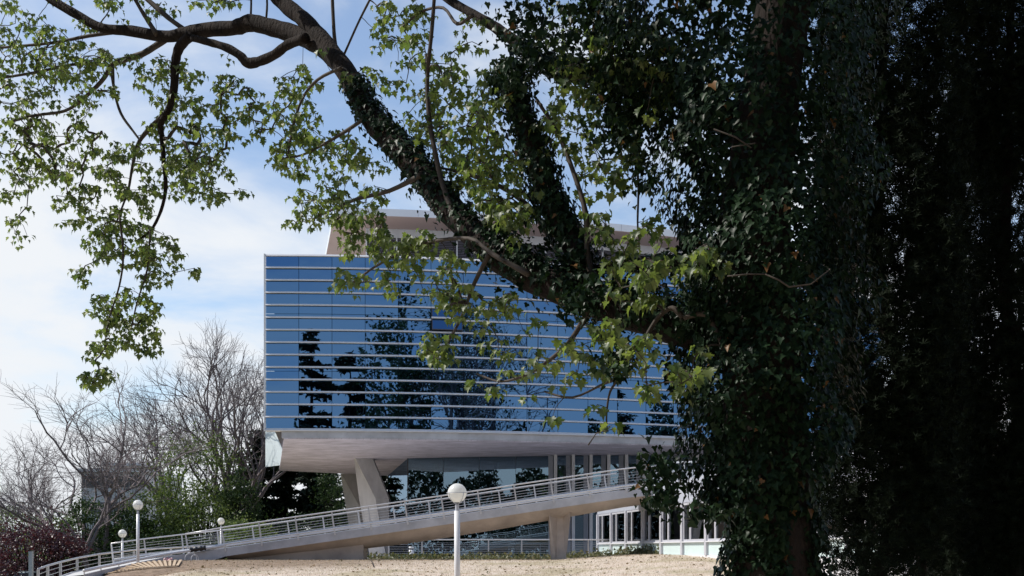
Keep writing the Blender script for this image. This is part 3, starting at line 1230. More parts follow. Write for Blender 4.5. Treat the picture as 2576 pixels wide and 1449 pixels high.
limb([(1720, 800, 8), (1690, 775, 7), (1655, 800, 6), (1625, 850, 6), (1600, 910, 5), (1560, 950, 4), (1520, 965, 4), (1440, 1000, 3), (1370, 985, 2.5)], dy=-.4)
limb([(1560, 950, 3.5), (1535, 985, 3), (1526, 1040, 2.5), (1527, 1085, 2)], dy=-.4)
limb([(1720, 800, 7), (1770, 790, 7), (1800, 830, 6), (1820, 880, 5)], dy=-.5)
limb([(1330, 690, 8), (1240, 640, 6), (1180, 600, 5), (1080, 610, 5), (1000, 640, 4), (930, 680, 3), (880, 720, 2.4)], dy=-.4)
limb([(1480, 780, 7), (1440, 850, 6), (1390, 900, 5), (1330, 940, 4), (1260, 960, 3), (1200, 940, 2.5)], dy=-.5)
limb([(1230, 640, 7), (1190, 720, 5), (1160, 800, 4), (1120, 870, 3), (1085, 905, 2)], dy=-.4)
limb([(930, 290, 6), (870, 330, 5), (820, 360, 4), (760, 390, 3), (705, 400, 2.5)], dy=-.2)
limb([(1060, 440, 8), (980, 480, 6), (900, 500, 5), (830, 530, 3.5), (770, 560, 2.5)], dy=-.3)
limb([(860, 170, 5), (800, 200, 4), (760, 250, 3.5), (735, 330, 3), (720, 420, 2.4)], dy=-.3)
limb([(300, 540, 3), (310, 640, 3), (300, 720, 2.6), (275, 800, 2.3), (262, 880, 2)], dy=-.6)
limb([(378, 582, 3), (370, 680, 2.6), (345, 760, 2.2), (330, 830, 2)], dy=-.5)
limb([(630, 60, 3.5), (632, 0, 3), (630, -60, 3)], dy=.1)
limb([(668, 62, 3), (672, 10, 3), (668, -50, 3)], dy=.1)
limb([(870, 190, 5), (845, 120, 5), (838, 40, 5), (835, -40, 4)], dy=.15)
limb([(860, 150, 3), (900, 60, 3), (930, 0, 3), (950, -40, 3)], dy=.3)

for k, (P, Rr) in enumerate(limbs):
    mb = MB()
    big = max(Rr) > .05
    mb.tube(P, Rr, 12 if big else 6)
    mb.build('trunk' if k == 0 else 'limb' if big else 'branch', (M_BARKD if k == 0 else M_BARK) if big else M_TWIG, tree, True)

# foliage: clusters along thin twigs that grow from the limbs towards the light
REG = [  # cx, cy, rx, ry, number, depth shift, spread in depth
    (150, 80, 200, 110, 120, .3, .9), (100, 230, 160, 110, 80, .3, .8), (330, 40, 130, 60, 24, .2, .5), (60, 390, 100, 90, 34, .2, .7), (205, 400, 110, 80, 36, 0, .6), (400, 190, 130, 80, 36, 0, .5),
    (480, 330, 110, 90, 44, -.1, .5), (400, 430, 150, 80, 52, -.1, .6), (520, 450, 60, 60, 18, -.1, .4), (250, 520, 130, 60, 36, -.1, .5), (330, 610, 120, 60, 44, -.2, .5), (400, 660, 60, 60, 18, -.2, .4), (200, 690, 22, 30, 5, -.2, .2),
    (310, 770, 95, 45, 36, -.3, .4), (330, 830, 80, 40, 24, -.4, .3), (250, 880, 35, 30, 9, -.8, .2), (248, 945, 42, 22, 12, -1.2, .2), (375, 880, 30, 12, 4, -.4, .2), (480, 680, 18, 10, 2, -.2, .1),
    (600, 240, 60, 60, 15, 0, .3), (570, 170, 40, 50, 7, 0, .3), (640, 310, 30, 60, 6, 0, .2), (605, 480, 22, 12, 2, -.1, .1), (545, 10, 60, 20, 6, 0, .2), (30, 480, 40, 20, 4, 0, .3), (50, 560, 30, 50, 6, 0, .3),
    (760, 170, 70, 80, 32, -.1, .5), (740, 300, 65, 90, 42, -.2, .5), (800, 390, 110, 70, 50, -.3, .5), (850, 500, 120, 60, 50, -.4, .5), (770, 545, 50, 25, 9, -.4, .3), (900, 560, 70, 40, 20, -.5, .3), (700, 400, 20, 40, 6, -.3, .2), (930, 370, 60, 60, 20, -.2, .4),
    (1010, 60, 80, 70, 28, .2, .4), (980, 170, 60, 70, 12, .1, .4), (1080, 150, 70, 80, 22, 0, .4), (1190, 120, 60, 90, 12, .2, .4), (1130, 270, 110, 60, 34, 0, .5), (1240, 240, 60, 60, 22, 0, .4), (1060, 340, 80, 50, 20, .1, .5), (905, 200, 40, 50, 8, .1, .3),
    (1230, 370, 110, 80, 68, .2, .6), (1130, 440, 90, 60, 32, .2, .5), (1300, 470, 110, 80, 66, .2, .6), (1240, 540, 90, 50, 40, .1, .5), (1370, 320, 70, 80, 34, .2, .5), (1440, 230, 70, 90, 34, .2, .6), (1450, 90, 100, 90, 36, .3, .6), (1480, 400, 60, 90, 22, .1, .4), (1545, 470, 35, 60, 9, 0, .3), (1480, 560, 50, 50, 14, 0, .3),
    (1600, 160, 110, 130, 50, .1, .7), (1530, 310, 70, 60, 22, 0, .5), (1580, 380, 30, 30, 6, 0, .3), (1540, 610, 60, 40, 14, 0, .4), (1640, 570, 30, 30, 6, 0, .3),
    (960, 620, 120, 40, 32, -.5, .4), (880, 700, 40, 40, 11, -.6, .3), (1080, 640, 90, 60, 28, -.4, .4), (970, 700, 30, 40, 7, -.5, .2), (1130, 720, 70, 50, 20, -.4, .4), (1180, 790, 60, 60, 16, -.5, .4), (1090, 850, 60, 40, 14, -.6, .3), (1100, 900, 40, 20, 6, -.6, .2), (1280, 720, 60, 60, 12, -.3, .3), (1250, 640, 60, 50, 14, -.3, .3),
    (1590, 690, 100, 60, 26, -.5, .4), (1700, 650, 100, 60, 24, -.6, .4), (1790, 640, 40, 30, 7, -.7, .2), (1560, 760, 80, 40, 16, -.6, .3), (1640, 790, 80, 50, 16, -.7, .3), (1480, 830, 70, 40, 14, -.6, .3), (1400, 880, 70, 40, 12, -.6, .3), (1330, 920, 70, 35, 12, -.6, .3), (1450, 920, 80, 30, 10, -.6, .3), (1600, 870, 90, 50, 16, -.7, .3), (1730, 900, 60, 50, 12, -.8, .3), (1680, 960, 60, 40, 10, -.8, .3), (1550, 900, 30, 40, 5, -.6, .2), (1240, 980, 20, 10, 2, -.6, .1), (1180, 960, 15, 10, 1, -.6, .1), (1330, 990, 30, 14, 3, -.6, .1), (1400, 1035, 25, 20, 3, -.6, .1), (1480, 1030, 40, 14, 3, -.6, .1), (1530, 1075, 22, 10, 2, -.5, .1), (1420, 960, 30, 14, 2, -.6, .1), (1270, 880, 60, 40, 6, -.5, .3), (1310, 800, 60, 40, 8, -.4, .3),
]
CLEAR = []
for li in (1, 2, 3, 12):
    for p in limbs[li][0]:
        CLEAR.append((1288 + FPX * p.x / p.y, 1384 - FPX * (p.z - EYE) / p.y))
att = []
for (cx, cy, rx, ry, n, dy, sp) in REG:
    for k in range(int(n * (1.8 if cx < 700 else 1.1 if cx < 1300 else .9 if cy < 600 else .6))):
        while True:
            u, v = rnd.uniform(-1, 1), rnd.uniform(-1, 1)
            if u * u + v * v < 1:
                break
        x, y = cx + u * rx, cy + v * ry
        Yc = YX(x) + dy + rnd.gauss(0, sp * .6)
        dl = min(math.hypot(x - lx, y - ly) for lx, ly in CLEAR)
        if dl < 52 and rnd.random() < .85:
            continue
        att.append(W(x, y, Yc))
n_frame = len(att)
# crown above the picture: it shades the trunk and the conifers
for k in range(420):
    u, v, w_ = rnd.uniform(-1, 1), rnd.uniform(-1, 1), rnd.uniform(-1, 1)
    att.append(Vector((1.6 + 3.6 * u, 10.2 + 3.4 * v, 8.2 + .3 * abs(v) * 3 + 1.3 * w_ + .25 * (3.4 * v))))
for k in range(900):  # more out-of-view leaf clusters, added to shade the left limb and foliage
    X, Yv = rnd.uniform(-17, -1.5), rnd.uniform(9.5, 16.5)
    att.append(Vector((X, Yv, 1.6 + .4837 * Yv + .55 + rnd.uniform(0, 1.6))))
att = [a for a in att if a.z > 1]
LN = []      # nodes on limbs
for k, (P, Rr) in enumerate(limbs):
    for p, r_ in zip(P, Rr):
        if r_ < .075:
            LN.append(p)
nodes = np.array([tuple(p) for p in LN])
A = np.array([tuple(p) for p in att])
m_att = len(A)
best = np.full(m_att, 1e9)
bpar = np.zeros(m_att, int)
D = np.linalg.norm(A[:, None] - nodes[None], axis=2)
bpar = D.argmin(1)
best = D.min(1) * 0.9
done = np.zeros(m_att, bool)
parent = np.zeros(m_att, int)
order = []
allp = np.vstack([nodes, A])
nl = len(nodes)
for _ in range(m_att):
    k = int(np.where(done, 1e9, best).argmin())
    done[k] = True
    parent[k] = bpar[k]
    order.append(k)
    d = np.linalg.norm(A - A[k], axis=1)
    upd = (~done) & (d < best)
    best[upd] = d[upd]
    bpar[upd] = nl + k
cnt = np.ones(m_att)
for k in reversed(order):
    if parent[k] >= nl:
        cnt[parent[k] - nl] += cnt[k]
tw = MB()
for k in order:
    a = Vector(allp[parent[k]])
    b = Vector(A[k])
    L_ = (b - a).length
    if L_ > 1.6 and k >= n_frame:
        continue
    mid = a.lerp(b, .5) + Vector((rnd.gauss(0, .07), rnd.gauss(0, .07), rnd.gauss(.02, .07))) * L_
    r0 = .0026 * (cnt[k] + 1) ** .42
    tw.tube([a, a.lerp(mid, .6) + Vector((0, 0, .02 * L_)), mid, b], [r0 * 1.15, r0 * 1.1, r0, r0 * .85], 4, False)
kind(tw.build('twigs', M_TWIG, tree), 'stuff')

tips, nors, locs, sizes = [], [], [], []
for k in range(m_att):
    c = A[k]
    nlv = rnd.choice([4, 5, 5, 6, 7])
    base = rnd.uniform(0, 6.28)
    near_ = c[1] < 9.4
    for j in range(nlv):
        t = base + j * 2 * math.pi / nlv + rnd.uniform(-.5, .5)
        o = rnd.uniform(.02, .07)
        dn = rnd.uniform(.35, 1.5)
        tip = np.array([math.cos(t), math.sin(t), -dn])
        nor = np.array([math.cos(t) * dn + rnd.gauss(0, .25), math.sin(t) * dn + rnd.gauss(0, .25), 1.0 + rnd.gauss(0, .2)])
        locs.append(c + np.array([math.cos(t) * o, math.sin(t) * o, rnd.uniform(-.06, .02)]))
        tips.append(tip)
        nors.append(nor)
        sizes.append(rnd.uniform(.048, .09) * (2.3 if k >= n_frame else 1.05 if near_ else .88))
locs, tips, nors, sizes = map(np.array, (locs, tips, nors, sizes))
Ms = frames(tips, nors) * sizes[:, None, None]
Ms[:, :, 0] *= nrs.uniform(.72, 1.25, len(sizes))[:, None]
px = 1288 + FPX * locs[:, 0] / locs[:, 1]
py = 1384 - FPX * (locs[:, 2] - EYE) / locs[:, 1]
inview = (px > 10) & (px < 2560) & (py > 10) & (py < 1440)
score = np.where(inview, sizes / locs[:, 1], 0)
top = np.argsort(-score)[:300]
rest = np.setdiff1d(np.arange(len(locs)), top)
V, T = stamp(SYC[0], SYC[1], Ms[rest], locs[rest])
fo = kind(link('foliage', tri_mesh('foliage', V, T, M_LEAF), tree), 'stuff')
leaf_me = tri_mesh('leaf', SYC[0], SYC[1], M_LEAF)
for k in top:
    M = Matrix([[*map(float, Ms[k][r]), float(locs[k][r])] for r in range(3)] + [[0, 0, 0, 1]])
    place('leaf', leaf_me, tree, M)

# ------------------------------------------------------------------ ivy on the trunk and limbs
ivy = thing('ivy', (2.1, 8.9, 0), 'dark glossy ivy wrapping the trunk and lower limb of the sycamore', 'ivy')
IL = [(1380, -120), (1400, 0), (1440, 120), (1500, 200), (1580, 320), (1630, 430), (1640, 520), (1665, 640), (1680, 760), (1665, 880), (1645, 980), (1690, 1100), (1700, 1160), (1700, 1220), (1750, 1275), (1795, 1310), (1800, 1400), (1795, 1500), (1780, 1900)]
IR = [(2300, -120), (2290, 0), (2250, 300), (2215, 600), (2190, 900), (2170, 1100), (2090, 1250), (2090, 1350), (2100, 1500), (2130, 1900)]
yl = [p[1] for p in IL]
yr_ = [p[1] for p in IR]
ip, inn = [], []


def bump(a, b):
    return .5 + .25 * math.sin(a * 5.1 + b * 2.3) + .25 * math.sin(a * 2.7 - b * 6.1 + 1.3)


NI = 36000
while len(ip) < NI:
    y = rnd.uniform(-120, 1900)
    xl = float(np.interp(y, yl, [p[0] for p in IL]))
    xr = float(np.interp(y, yr_, [p[0] for p in IR]))
    c = (xl + xr) / 2
    hw = (xr - xl) / 2 * 9 / FPX
    th = rnd.uniform(0, 2 * math.pi)
    z = EYE + (1384 - y) * 9 / FPX
    bb = bump(th, z)
    rr = (.62 + .42 * bb) * (1 - abs(rnd.gauss(0, .13)))
    if rnd.random() < .12:
        rr *= rnd.uniform(.6, 1)
    dep = min(hw, .85)
    X = (c - 1288) * 9 / FPX + math.cos(th) * hw * rr
    Yv = 9.0 + math.sin(th) * dep * rr
    ip.append((X, Yv, z))
    inn.append((math.cos(th), math.sin(th) * 1.1, .35))
# sleeves on the limbs
for li, (i0_, i1_), n, f in ((L1, (2, 44), 8500, 2.1), (12, (0, 99), 3000, 2.0), (13, (0, 26), 2200, 2.4), (18, (0, 12), 700, 1.8)):
    P, Rr = limbs[li]
    i1_ = min(i1_, len(P) - 2)
    for k in range(n):
        u = rnd.random()
        if li == L1:
            u = u ** 1.7
        t = i0_ + u * (i1_ - i0_)
        i = int(t)
        p = P[i].lerp(P[i + 1], t - i)
        d = (P[i + 1] - P[i]).normalized()
        o = Vector((rnd.gauss(0, 1), rnd.gauss(0, 1), rnd.gauss(.35, 1)))
        o = (o - d * o.dot(d)).normalized()
        if li == L1 and o.z < -.35 and rnd.random() < .8:
            continue
        amp = bump(t * .7, li)
        if rnd.random() > .35 + amp:
            continue
        rr = Rr[i] * (1.0 + (f - 1) * abs(rnd.gauss(.35, .45)) * (.4 + amp))
        if li == L1:
            rr = Rr[i] + (rr - Rr[i]) * (1.15 - .75 * u)
        q = p + o * rr
        ip.append(tuple(q))
        inn.append(tuple(o))
# hanging bunches
for (x, y, rx, ry, n, Y) in ((1560, 905, 45, 50, 260, 8.9), (1660, 1200, 50, 70, 300, 8.6), (1660, 1255, 45, 22, 120, 8.5), (1780, 1290, 60, 25, 160, 8.5), (1330, 60, 90, 90, 420, 9.7), (1500, 60, 130, 90, 700, 9.5), (1600, 250, 120, 120, 700, 9.3), (1460, 760, 50, 50, 260, 9.3), (1300, 190, 50, 40, 300, 10.0), (1620, 430, 40, 60, 160, 9.2), (1560, 330, 60, 60, 260, 9.3)):
    for k in range(n):
        q = W(x + rnd.gauss(0, .55) * rx, y + rnd.gauss(0, .55) * ry, Y + rnd.gauss(0, .15))
        ip.append(tuple(q))
        dd = Vector((rnd.gauss(0, 1), rnd.gauss(-.3, 1), rnd.gauss(.3, .6)))
        inn.append(tuple(dd))
ip, inn = np.array(ip), np.array(inn)
inn = inn / np.linalg.norm(inn, axis=1, keepdims=True)
K = len(ip)
nor = inn + nrs.normal(0, .34, (K, 3)) + np.array([0, 0, .25])
tip = np.cross(np.cross(nor, np.array([0, 0, -1.0]) + nrs.normal(0, .45, (K, 3))), nor)
sz = .028 + .05 * nrs.uniform(0, 1, K) ** 1.3
Mi = frames(tip, nor) * sz[:, None, None]
pxi = 1288 + FPX * ip[:, 0] / ip[:, 1]
pyi = 1384 - FPX * (ip[:, 2] - EYE) / ip[:, 1]
vis = (pxi > 1200) & (pxi < 2150) & (pyi > 20) & (pyi < 1430) & (inn[:, 1] < -.2)
top = np.argsort(-np.where(vis, sz / ip[:, 1] ** 2, 0))[:300]
rest = np.setdiff1d(np.arange(K), top)
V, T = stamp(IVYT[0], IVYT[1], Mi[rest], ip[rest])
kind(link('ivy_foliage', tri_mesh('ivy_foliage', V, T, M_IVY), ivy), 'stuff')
ivy_me = tri_mesh('ivy_leaf', IVYT[0], IVYT[1], M_IVY)
for k in top:
    M = Matrix([[*map(float, Mi[k][r]), float(ip[k][r])] for r in range(3)] + [[0, 0, 0, 1]])
    place('leaf', ivy_me, ivy, M)
# bare ivy stems
for spec in ([(1925, 690, 2), (1960, 705, 2.2), (1985, 722, 2), (2040, 715, 1.6), (2085, 680, 1.2)], [(1830, 695, 2), (1880, 690, 1.8), (1930, 690, 1.5)], [(1480, 1120, 2), (1500, 1090, 1.5), (1540, 1080, 1)], [(1795, 325, 2), (1850, 345, 2), (1890, 372, 1.6)], [(1840, 370, 1.6), (1900, 360, 1.4)]):
    MB().tube([W(x, y, 8.05) for x, y, r_ in spec], [r_ * 8.05 / FPX for x, y, r_ in spec], 5).build('stem', M_TWIG, ivy, True)

# ------------------------------------------------------------------ dark yews at the right edge


def yew(x, Y, hw, y0, y1, n, label, dens=None, size=.062, trunk_r=.10, lean=0):
    c = W(x, 0, Y)
    gz = G(c.x, Y)
    t = thing('yew_tree', (c.x, Y, gz), label, 'tree', 'dark conifers at the right edge')
    ztop = EYE + (1384 - y0) * Y / FPX
    zlo = EYE + (1384 - y1) * Y / FPX
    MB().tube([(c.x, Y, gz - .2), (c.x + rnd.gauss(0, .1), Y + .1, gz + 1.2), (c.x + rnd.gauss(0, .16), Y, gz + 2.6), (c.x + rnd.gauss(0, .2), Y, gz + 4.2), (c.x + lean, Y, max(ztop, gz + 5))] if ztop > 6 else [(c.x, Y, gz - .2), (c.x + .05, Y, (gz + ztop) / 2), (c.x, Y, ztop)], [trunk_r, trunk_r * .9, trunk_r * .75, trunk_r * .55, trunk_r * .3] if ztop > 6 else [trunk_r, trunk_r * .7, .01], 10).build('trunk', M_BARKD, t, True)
    hwm = hw * Y / FPX
    P, D_ = [], []
    nsh = max(6, n // 130)
    for s2 in range(nsh):      # upright plumes
        th = rnd.uniform(0, 6.28)
        rr = math.sqrt(rnd.random()) * hwm
        zz = rnd.uniform(zlo, ztop)
        hgt = rnd.uniform(.7, 1.6)
        bx, by = c.x + rr * math.cos(th) + lean * (zz - gz) / (ztop - gz), Y + rr * math.sin(th)
        ox, oy = math.cos(th) * .25, math.sin(th) * .25
        for k in range(n // nsh):
            u = rnd.random()
            wdt = .17 * (1 - u * .75)
            P.append((bx + ox * u + rnd.gauss(0, wdt), by + oy * u + rnd.gauss(0, wdt), zz + hgt * (u - .5)))
            D_.append((math.cos(th) * .6 + rnd.gauss(0, .6), math.sin(th) * .6 + rnd.gauss(0, .6), .5 + rnd.gauss(0, .5)))
    P, D_ = np.array(P), np.array(D_)
    Mx = frames(np.cross(D_, rand_dirs(len(P))), D_) * (nrs.uniform(.7, 1.2, len(P)) * size)[:, None, None]
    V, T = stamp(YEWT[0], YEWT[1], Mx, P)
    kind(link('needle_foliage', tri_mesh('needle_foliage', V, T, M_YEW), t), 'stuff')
    for k in range(8):
        th = rnd.uniform(0, 6.28)
        zz = rnd.uniform(max(gz + .8, zlo), ztop - .5)
        e = Vector((c.x + math.cos(th) * hwm, Y + math.sin(th) * hwm, zz + .4))
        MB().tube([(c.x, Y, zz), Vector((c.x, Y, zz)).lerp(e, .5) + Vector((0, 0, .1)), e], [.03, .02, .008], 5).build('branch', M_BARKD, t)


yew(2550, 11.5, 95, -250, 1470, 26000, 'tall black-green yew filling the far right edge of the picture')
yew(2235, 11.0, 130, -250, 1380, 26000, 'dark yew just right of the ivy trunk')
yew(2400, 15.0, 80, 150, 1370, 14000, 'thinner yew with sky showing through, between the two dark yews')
yew(2310, 12.5, 60, 930, 1420, 3600, 'low young yew below the thin one', trunk_r=.06)
yew(2170, 12.0, 40, 1290, 1470, 500, 'small yew bush by the foot of the ivy trunk', trunk_r=.04)
yew(2450, 14.0, 90, 800, 1440, 5200, 'bushy yew low at the right, beside the edge yew', trunk_r=.06)

# ------------------------------------------------------------------ bare trees, shrubs and conifers in the grounds


def bare_tree_mesh(name, seed, H, spread, lean=(0, 0), trunk_h=.17):
    rr = random.Random(seed)
    mb = MB()
    LEN = [trunk_h, .27, .21, .145, .095, .062, .042]
    KID = [5, 3, 3, 4, 4, 3, 0]
    RAD = [.019, .0100, .0058, .0033, .0018, .0009, .0006]

    def grow(p, d, lev):
        L = H * LEN[lev] * rr.uniform(.72, 1.25)
        r_ = H * RAD[lev] * rr.uniform(.8, 1.2)
        n = 6 if lev < 3 else 4 if lev < 5 else 3
        pts, rad = [p], [r_]
        q = p
        wob = .10 if lev == 0 else .16 if lev < 4 else .2
        for k in range(n):
            d = (d + Vector((rr.gauss(0, wob), rr.gauss(0, wob), rr.gauss(.05 if lev < 4 else .03, wob * .7)))).normalized()
            q = q + d * L / n
            pts.append(q)
            rad.append(r_ * (1 - (.3 if lev < 2 else .45) * (k + 1) / n))
        mb.tube(pts, rad, 8 if lev == 0 else 5 if lev < 3 else 3, False)
        kids = KID[lev]
        if lev >= 1 and kids:
            kids += rr.choice([-1, 0, 0, 1])
        base = rr.uniform(0, 6.28)
        for k in range(kids):
            f = 1.0 if k == 0 else rr.uniform(.8, 1) if lev == 0 else rr.uniform(.45, 1)
            i = min(n - 1, int(f * n))
            st = pts[i].lerp(pts[i + 1], f * n - i) if f < 1 else pts[-1]
            u = d.orthogonal().normalized()
            w_ = d.cross(u)
            t_ = base + k * 2.4 + rr.uniform(-.5, .5)
            ax = u * math.cos(t_) + w_ * math.sin(t_)
            ang = (rr.uniform(.1, .4) if k == 0 else rr.uniform(.45, .95)) * spread
            nd = (d * math.cos(ang) + ax * math.sin(ang)).normalized()
            if nd.z < -.1:
                nd.z *= .3
            grow(st, nd.normalized(), lev + 1)
    grow(Vector((0, 0, -.3)), Vector((lean[0], lean[1], 1)).normalized(), 0)
    me = mb.mesh(name)
    me.materials.append(M_BARKG)
    return me, max(v[2] for v in mb.v)


BT = [bare_tree_mesh('bare_crown', s, 16, sp, ln, th) for s, sp, ln, th in ((3, 1.0, (0, 0), .17), (8, .78, (.08, 0), .24), (21, .95, (-.5, .1), .22))]



def bare_tree(x, Y, ytop, mi, rot, label, ivy_h=0, wx=1.0, name='bare_tree', group='bare trees beyond the ramp'):
    c = W(x, 0, Y)
    gz = G(c.x, Y)
    me, zm = BT[mi]
    ht = EYE + (1384 - ytop) * Y / FPX - gz
    t = thing(name, (c.x, Y, gz), label, 'tree', group)
    s_ = ht / zm
    place('branches', me, t, Matrix.Translation((c.x, Y, gz)) @ Euler((0, 0, rot)).to_matrix().to_4x4() @ Matrix.Diagonal((s_ * wx, s_ * wx, s_, 1)))
    if ivy_h:
        n = int(ivy_h * 420)
        P = np.stack([c.x + nrs.normal(0, .38, n), Y + nrs.normal(0, .38, n), gz + nrs.uniform(0, ivy_h, n)], 1)
        Dn = P - np.array([c.x, Y, 0])
        Dn[:, 2] = .3
        Mx = frames(rand_dirs(n) + np.array([0, 0, -1]), Dn) * nrs.uniform(.12, .22, n)[:, None, None]
        V, T = stamp(IVYT[0], IVYT[1], Mx, P)
        kind(link('ivy_cover', tri_mesh('ivy_cover', V, T, M_SHRUBD), t), 'stuff')
    return t


bare_tree(285, 92, 895, 0, 0.4, 'broad leafless tree spreading at the left, behind the first globe lamp', 2.5, 1.3)
bare_tree(240, 88, 1080, 2, 0.2, 'leafless tree leaning left over the purple bush')
bare_tree(560, 104, 815, 1, 1.1, 'tall leafless tree with ivy on its trunk, left of the glass facade', 7.5, .95)
bare_tree(640, 112, 820, 1, 3.3, 'tall leafless tree half hidden by the glass corner', 9, .8)
bare_tree(95, 120, 1110, 0, 2.2, 'small pale leafless tree at the far left edge', 0, .9)
bare_tree(430, 110, 960, 1, 5.2, 'leafless tree between the broad tree and the ivy trunks', 5, 1.0)


def shrub(x, Y, ytop, hw, n, m, label, cat='shrub', name='shrub', size=.16, shape=IVYT, gap=.0, dep=None, group=None, ybot=None):
    c = W(x, 0, Y)
    gz = G(c.x, Y)
    zt = EYE + (1384 - ytop) * Y / FPX
    z0 = gz if ybot is None else EYE + (1384 - ybot) * Y / FPX
    h = zt - z0
    w_ = hw * Y / FPX
    t = thing(name, (c.x, Y, gz), label, cat, group)
    ncl = max(8, n // 70)
    P = []
    mb = MB()
    for k in range(ncl):
        v = rand_dirs(1)[0]
        rr = nrs.uniform(.45, 1.0) ** .5
        q = np.array([c.x + v[0] * w_ * rr, Y + v[1] * (dep or w_) * rr, z0 + h * .5 + v[2] * h * .5 * rr])
        cs = nrs.uniform(.12, .26) * min(w_, h)
        P.append(q + nrs.normal(0, 1, (n // ncl, 3)) * cs * np.array([1, 1, .7]))
        base = Vector((c.x + v[0] * w_ * .2, Y, gz))
        mb.tube([base, base.lerp(Vector(q), .6) + Vector((0, 0, .2)), Vector(q)], [.05, .03, .012], 4, False)
    P = np.concatenate(P)
    P = P[P[:, 2] > gz]
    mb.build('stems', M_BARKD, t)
    K = len(P)
    nor = rand_dirs(K) + np.array([0, -.2, .8])
    Mx = frames(rand_dirs(K), nor) * nrs.uniform(.6, 1.25, K)[:, None, None] * size
    V, T = stamp(shape[0], shape[1], Mx, P)
    kind(link('leaf_mass', tri_mesh('leaf_mass', V, T, m), t), 'stuff')
    return t


GS = 'shrubs and low trees along the edge of the grounds'
shrub(85, 82, 1312, 105, 6500, M_PURPLE, 'purple-leaved bush at the lower left behind the curved railing', size=.17, group=GS)
shrub(160, 84, 1345, 50, 2200, M_PURPLE, 'smaller purple-leaved bush beside the leaning tree', size=.17, group=GS)
shrub(500, 100, 1080, 110, 4200, M_SHRUB, 'airy pale green young tree between the bare trees', size=.2, group=GS, ybot=1330)
shrub(400, 96, 1215, 80, 5200, M_SHRUB, 'fresh green shrub right of the broad bare tree', size=.18, group=GS)
shrub(500, 97, 1240, 90, 6000, M_SHRUB, 'wide fresh green shrub behind the ramp rail', size=.18, group=GS)
shrub(225, 94, 1245, 75, 5200, M_SHRUBD, 'deep green shrub left of the broad bare tree', size=.18, group=GS)
shrub(330, 94, 1262, 65, 5200, M_SHRUBD, 'deep green shrub at the foot of the broad bare tree', size=.18, group=GS)
shrub(600, 99, 1180, 50, 5200, M_SHRUBD, 'dark ivy thicket at the trunks left of the soffit', size=.18, group=GS)
shrub(620, 88, 1300, 60, 3600, M_SHRUB, 'light green low bush by the smallest lamp', size=.15, group=GS)
shrub(840, 112, 1185, 60, 4200, M_SHRUBD, 'ivy-green bush seen beside the far pier', size=.18, group=GS)
shrub(30, 140, 1270, 80, 3200, M_SHRUB, 'hazy green tree low at the far left edge', size=.28, group=GS)
shrub(130, 170, 1290, 70, 3000, M_SHRUB, 'distant pale green tree beyond the purple bush', size=.3, group=GS)
shrub(430, 91, 1345, 120, 5200, M_SHRUBD, 'low dark hedge behind the curved railing', 'hedge', 'hedge', size=.15, dep=1.2, group=GS)
shrub(760, 110, 1300, 110, 5200, M_SHRUBD, 'dark undergrowth beneath the conifers behind the piers', size=.2, group=GS)


def conifer(x, Y, ytop, hw, n, label, group=None, name='conifer', tiers=26, zlo=.5, m=M_CONIF, flat=.35, size=.55, shape=IVYT):
    c = W(x, 0, Y) if Y > 5 else Vector((x, Y, 0))
    gz = G(c.x, c.y)
    ht = (EYE + (1384 - ytop) * Y / FPX - gz) if Y > 5 else ytop
    w_ = hw * Y / FPX if Y > 5 else hw
    t = thing(name, (c.x, c.y, gz), label, 'tree', group)
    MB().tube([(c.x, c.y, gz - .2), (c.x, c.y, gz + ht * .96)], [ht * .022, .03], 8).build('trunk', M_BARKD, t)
    P = []
    br = MB()
    for k in range(tiers * 5):
        u = rnd.uniform(0, 1) ** 1.1
        z = gz + zlo + (ht - zlo) * u
        L_ = w_ * (1 - u) ** .75 * rnd.uniform(.65, 1.1) + .25
        th = rnd.uniform(0, 6.28)
        e = Vector((c.x + math.cos(th) * L_, c.y + math.sin(th) * L_, z + rnd.uniform(-.3, .25)))
        s2 = Vector((c.x, c.y, z + .2))
        br.tube([s2, e], [.06, .015], 4, False)
        q = max(4, int(n / (tiers * 5) * (L_ / (w_ * .6))))
        for j in range(q):
            f = rnd.random() ** .6
            p = s2.lerp(e, f)
            P.append((p.x + rnd.gauss(0, .16 + .25 * f), p.y + rnd.gauss(0, .16 + .25 * f), p.z - abs(rnd.gauss(0, flat * .5))))
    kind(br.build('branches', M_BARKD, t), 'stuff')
    P = np.array(P)
    K = len(P)
    Mx = frames(rand_dirs(K) * np.array([1, 1, .3]) + np.array([0, 0, -.1]), rand_dirs(K) * .5 + np.array([0, 0, 1])) * nrs.uniform(.7, 1.3, K)[:, None, None] * size
    V, T = stamp(shape[0], shape[1], Mx, P)
    kind(link('needle_foliage', tri_mesh('needle_foliage', V, T, m), t), 'stuff')
    return t


GC = 'dark conifers behind the building'
conifer(650, 116, 1085, 75, 9500, 'dark conifer beside the left end of the slab', GC)
conifer(720, 120, 1060, 95, 9500, 'dark conifer seen under the slab, left of the piers', GC)
conifer(800, 118, 1090, 85, 9500, 'dark conifer directly behind the far pier', GC)
conifer(930, 124, 1100, 110, 9500, 'dark conifer seen behind the near pier', GC)
conifer(600, 128, 1120, 60, 3200, 'dark conifer behind the ivy thicket', GC)

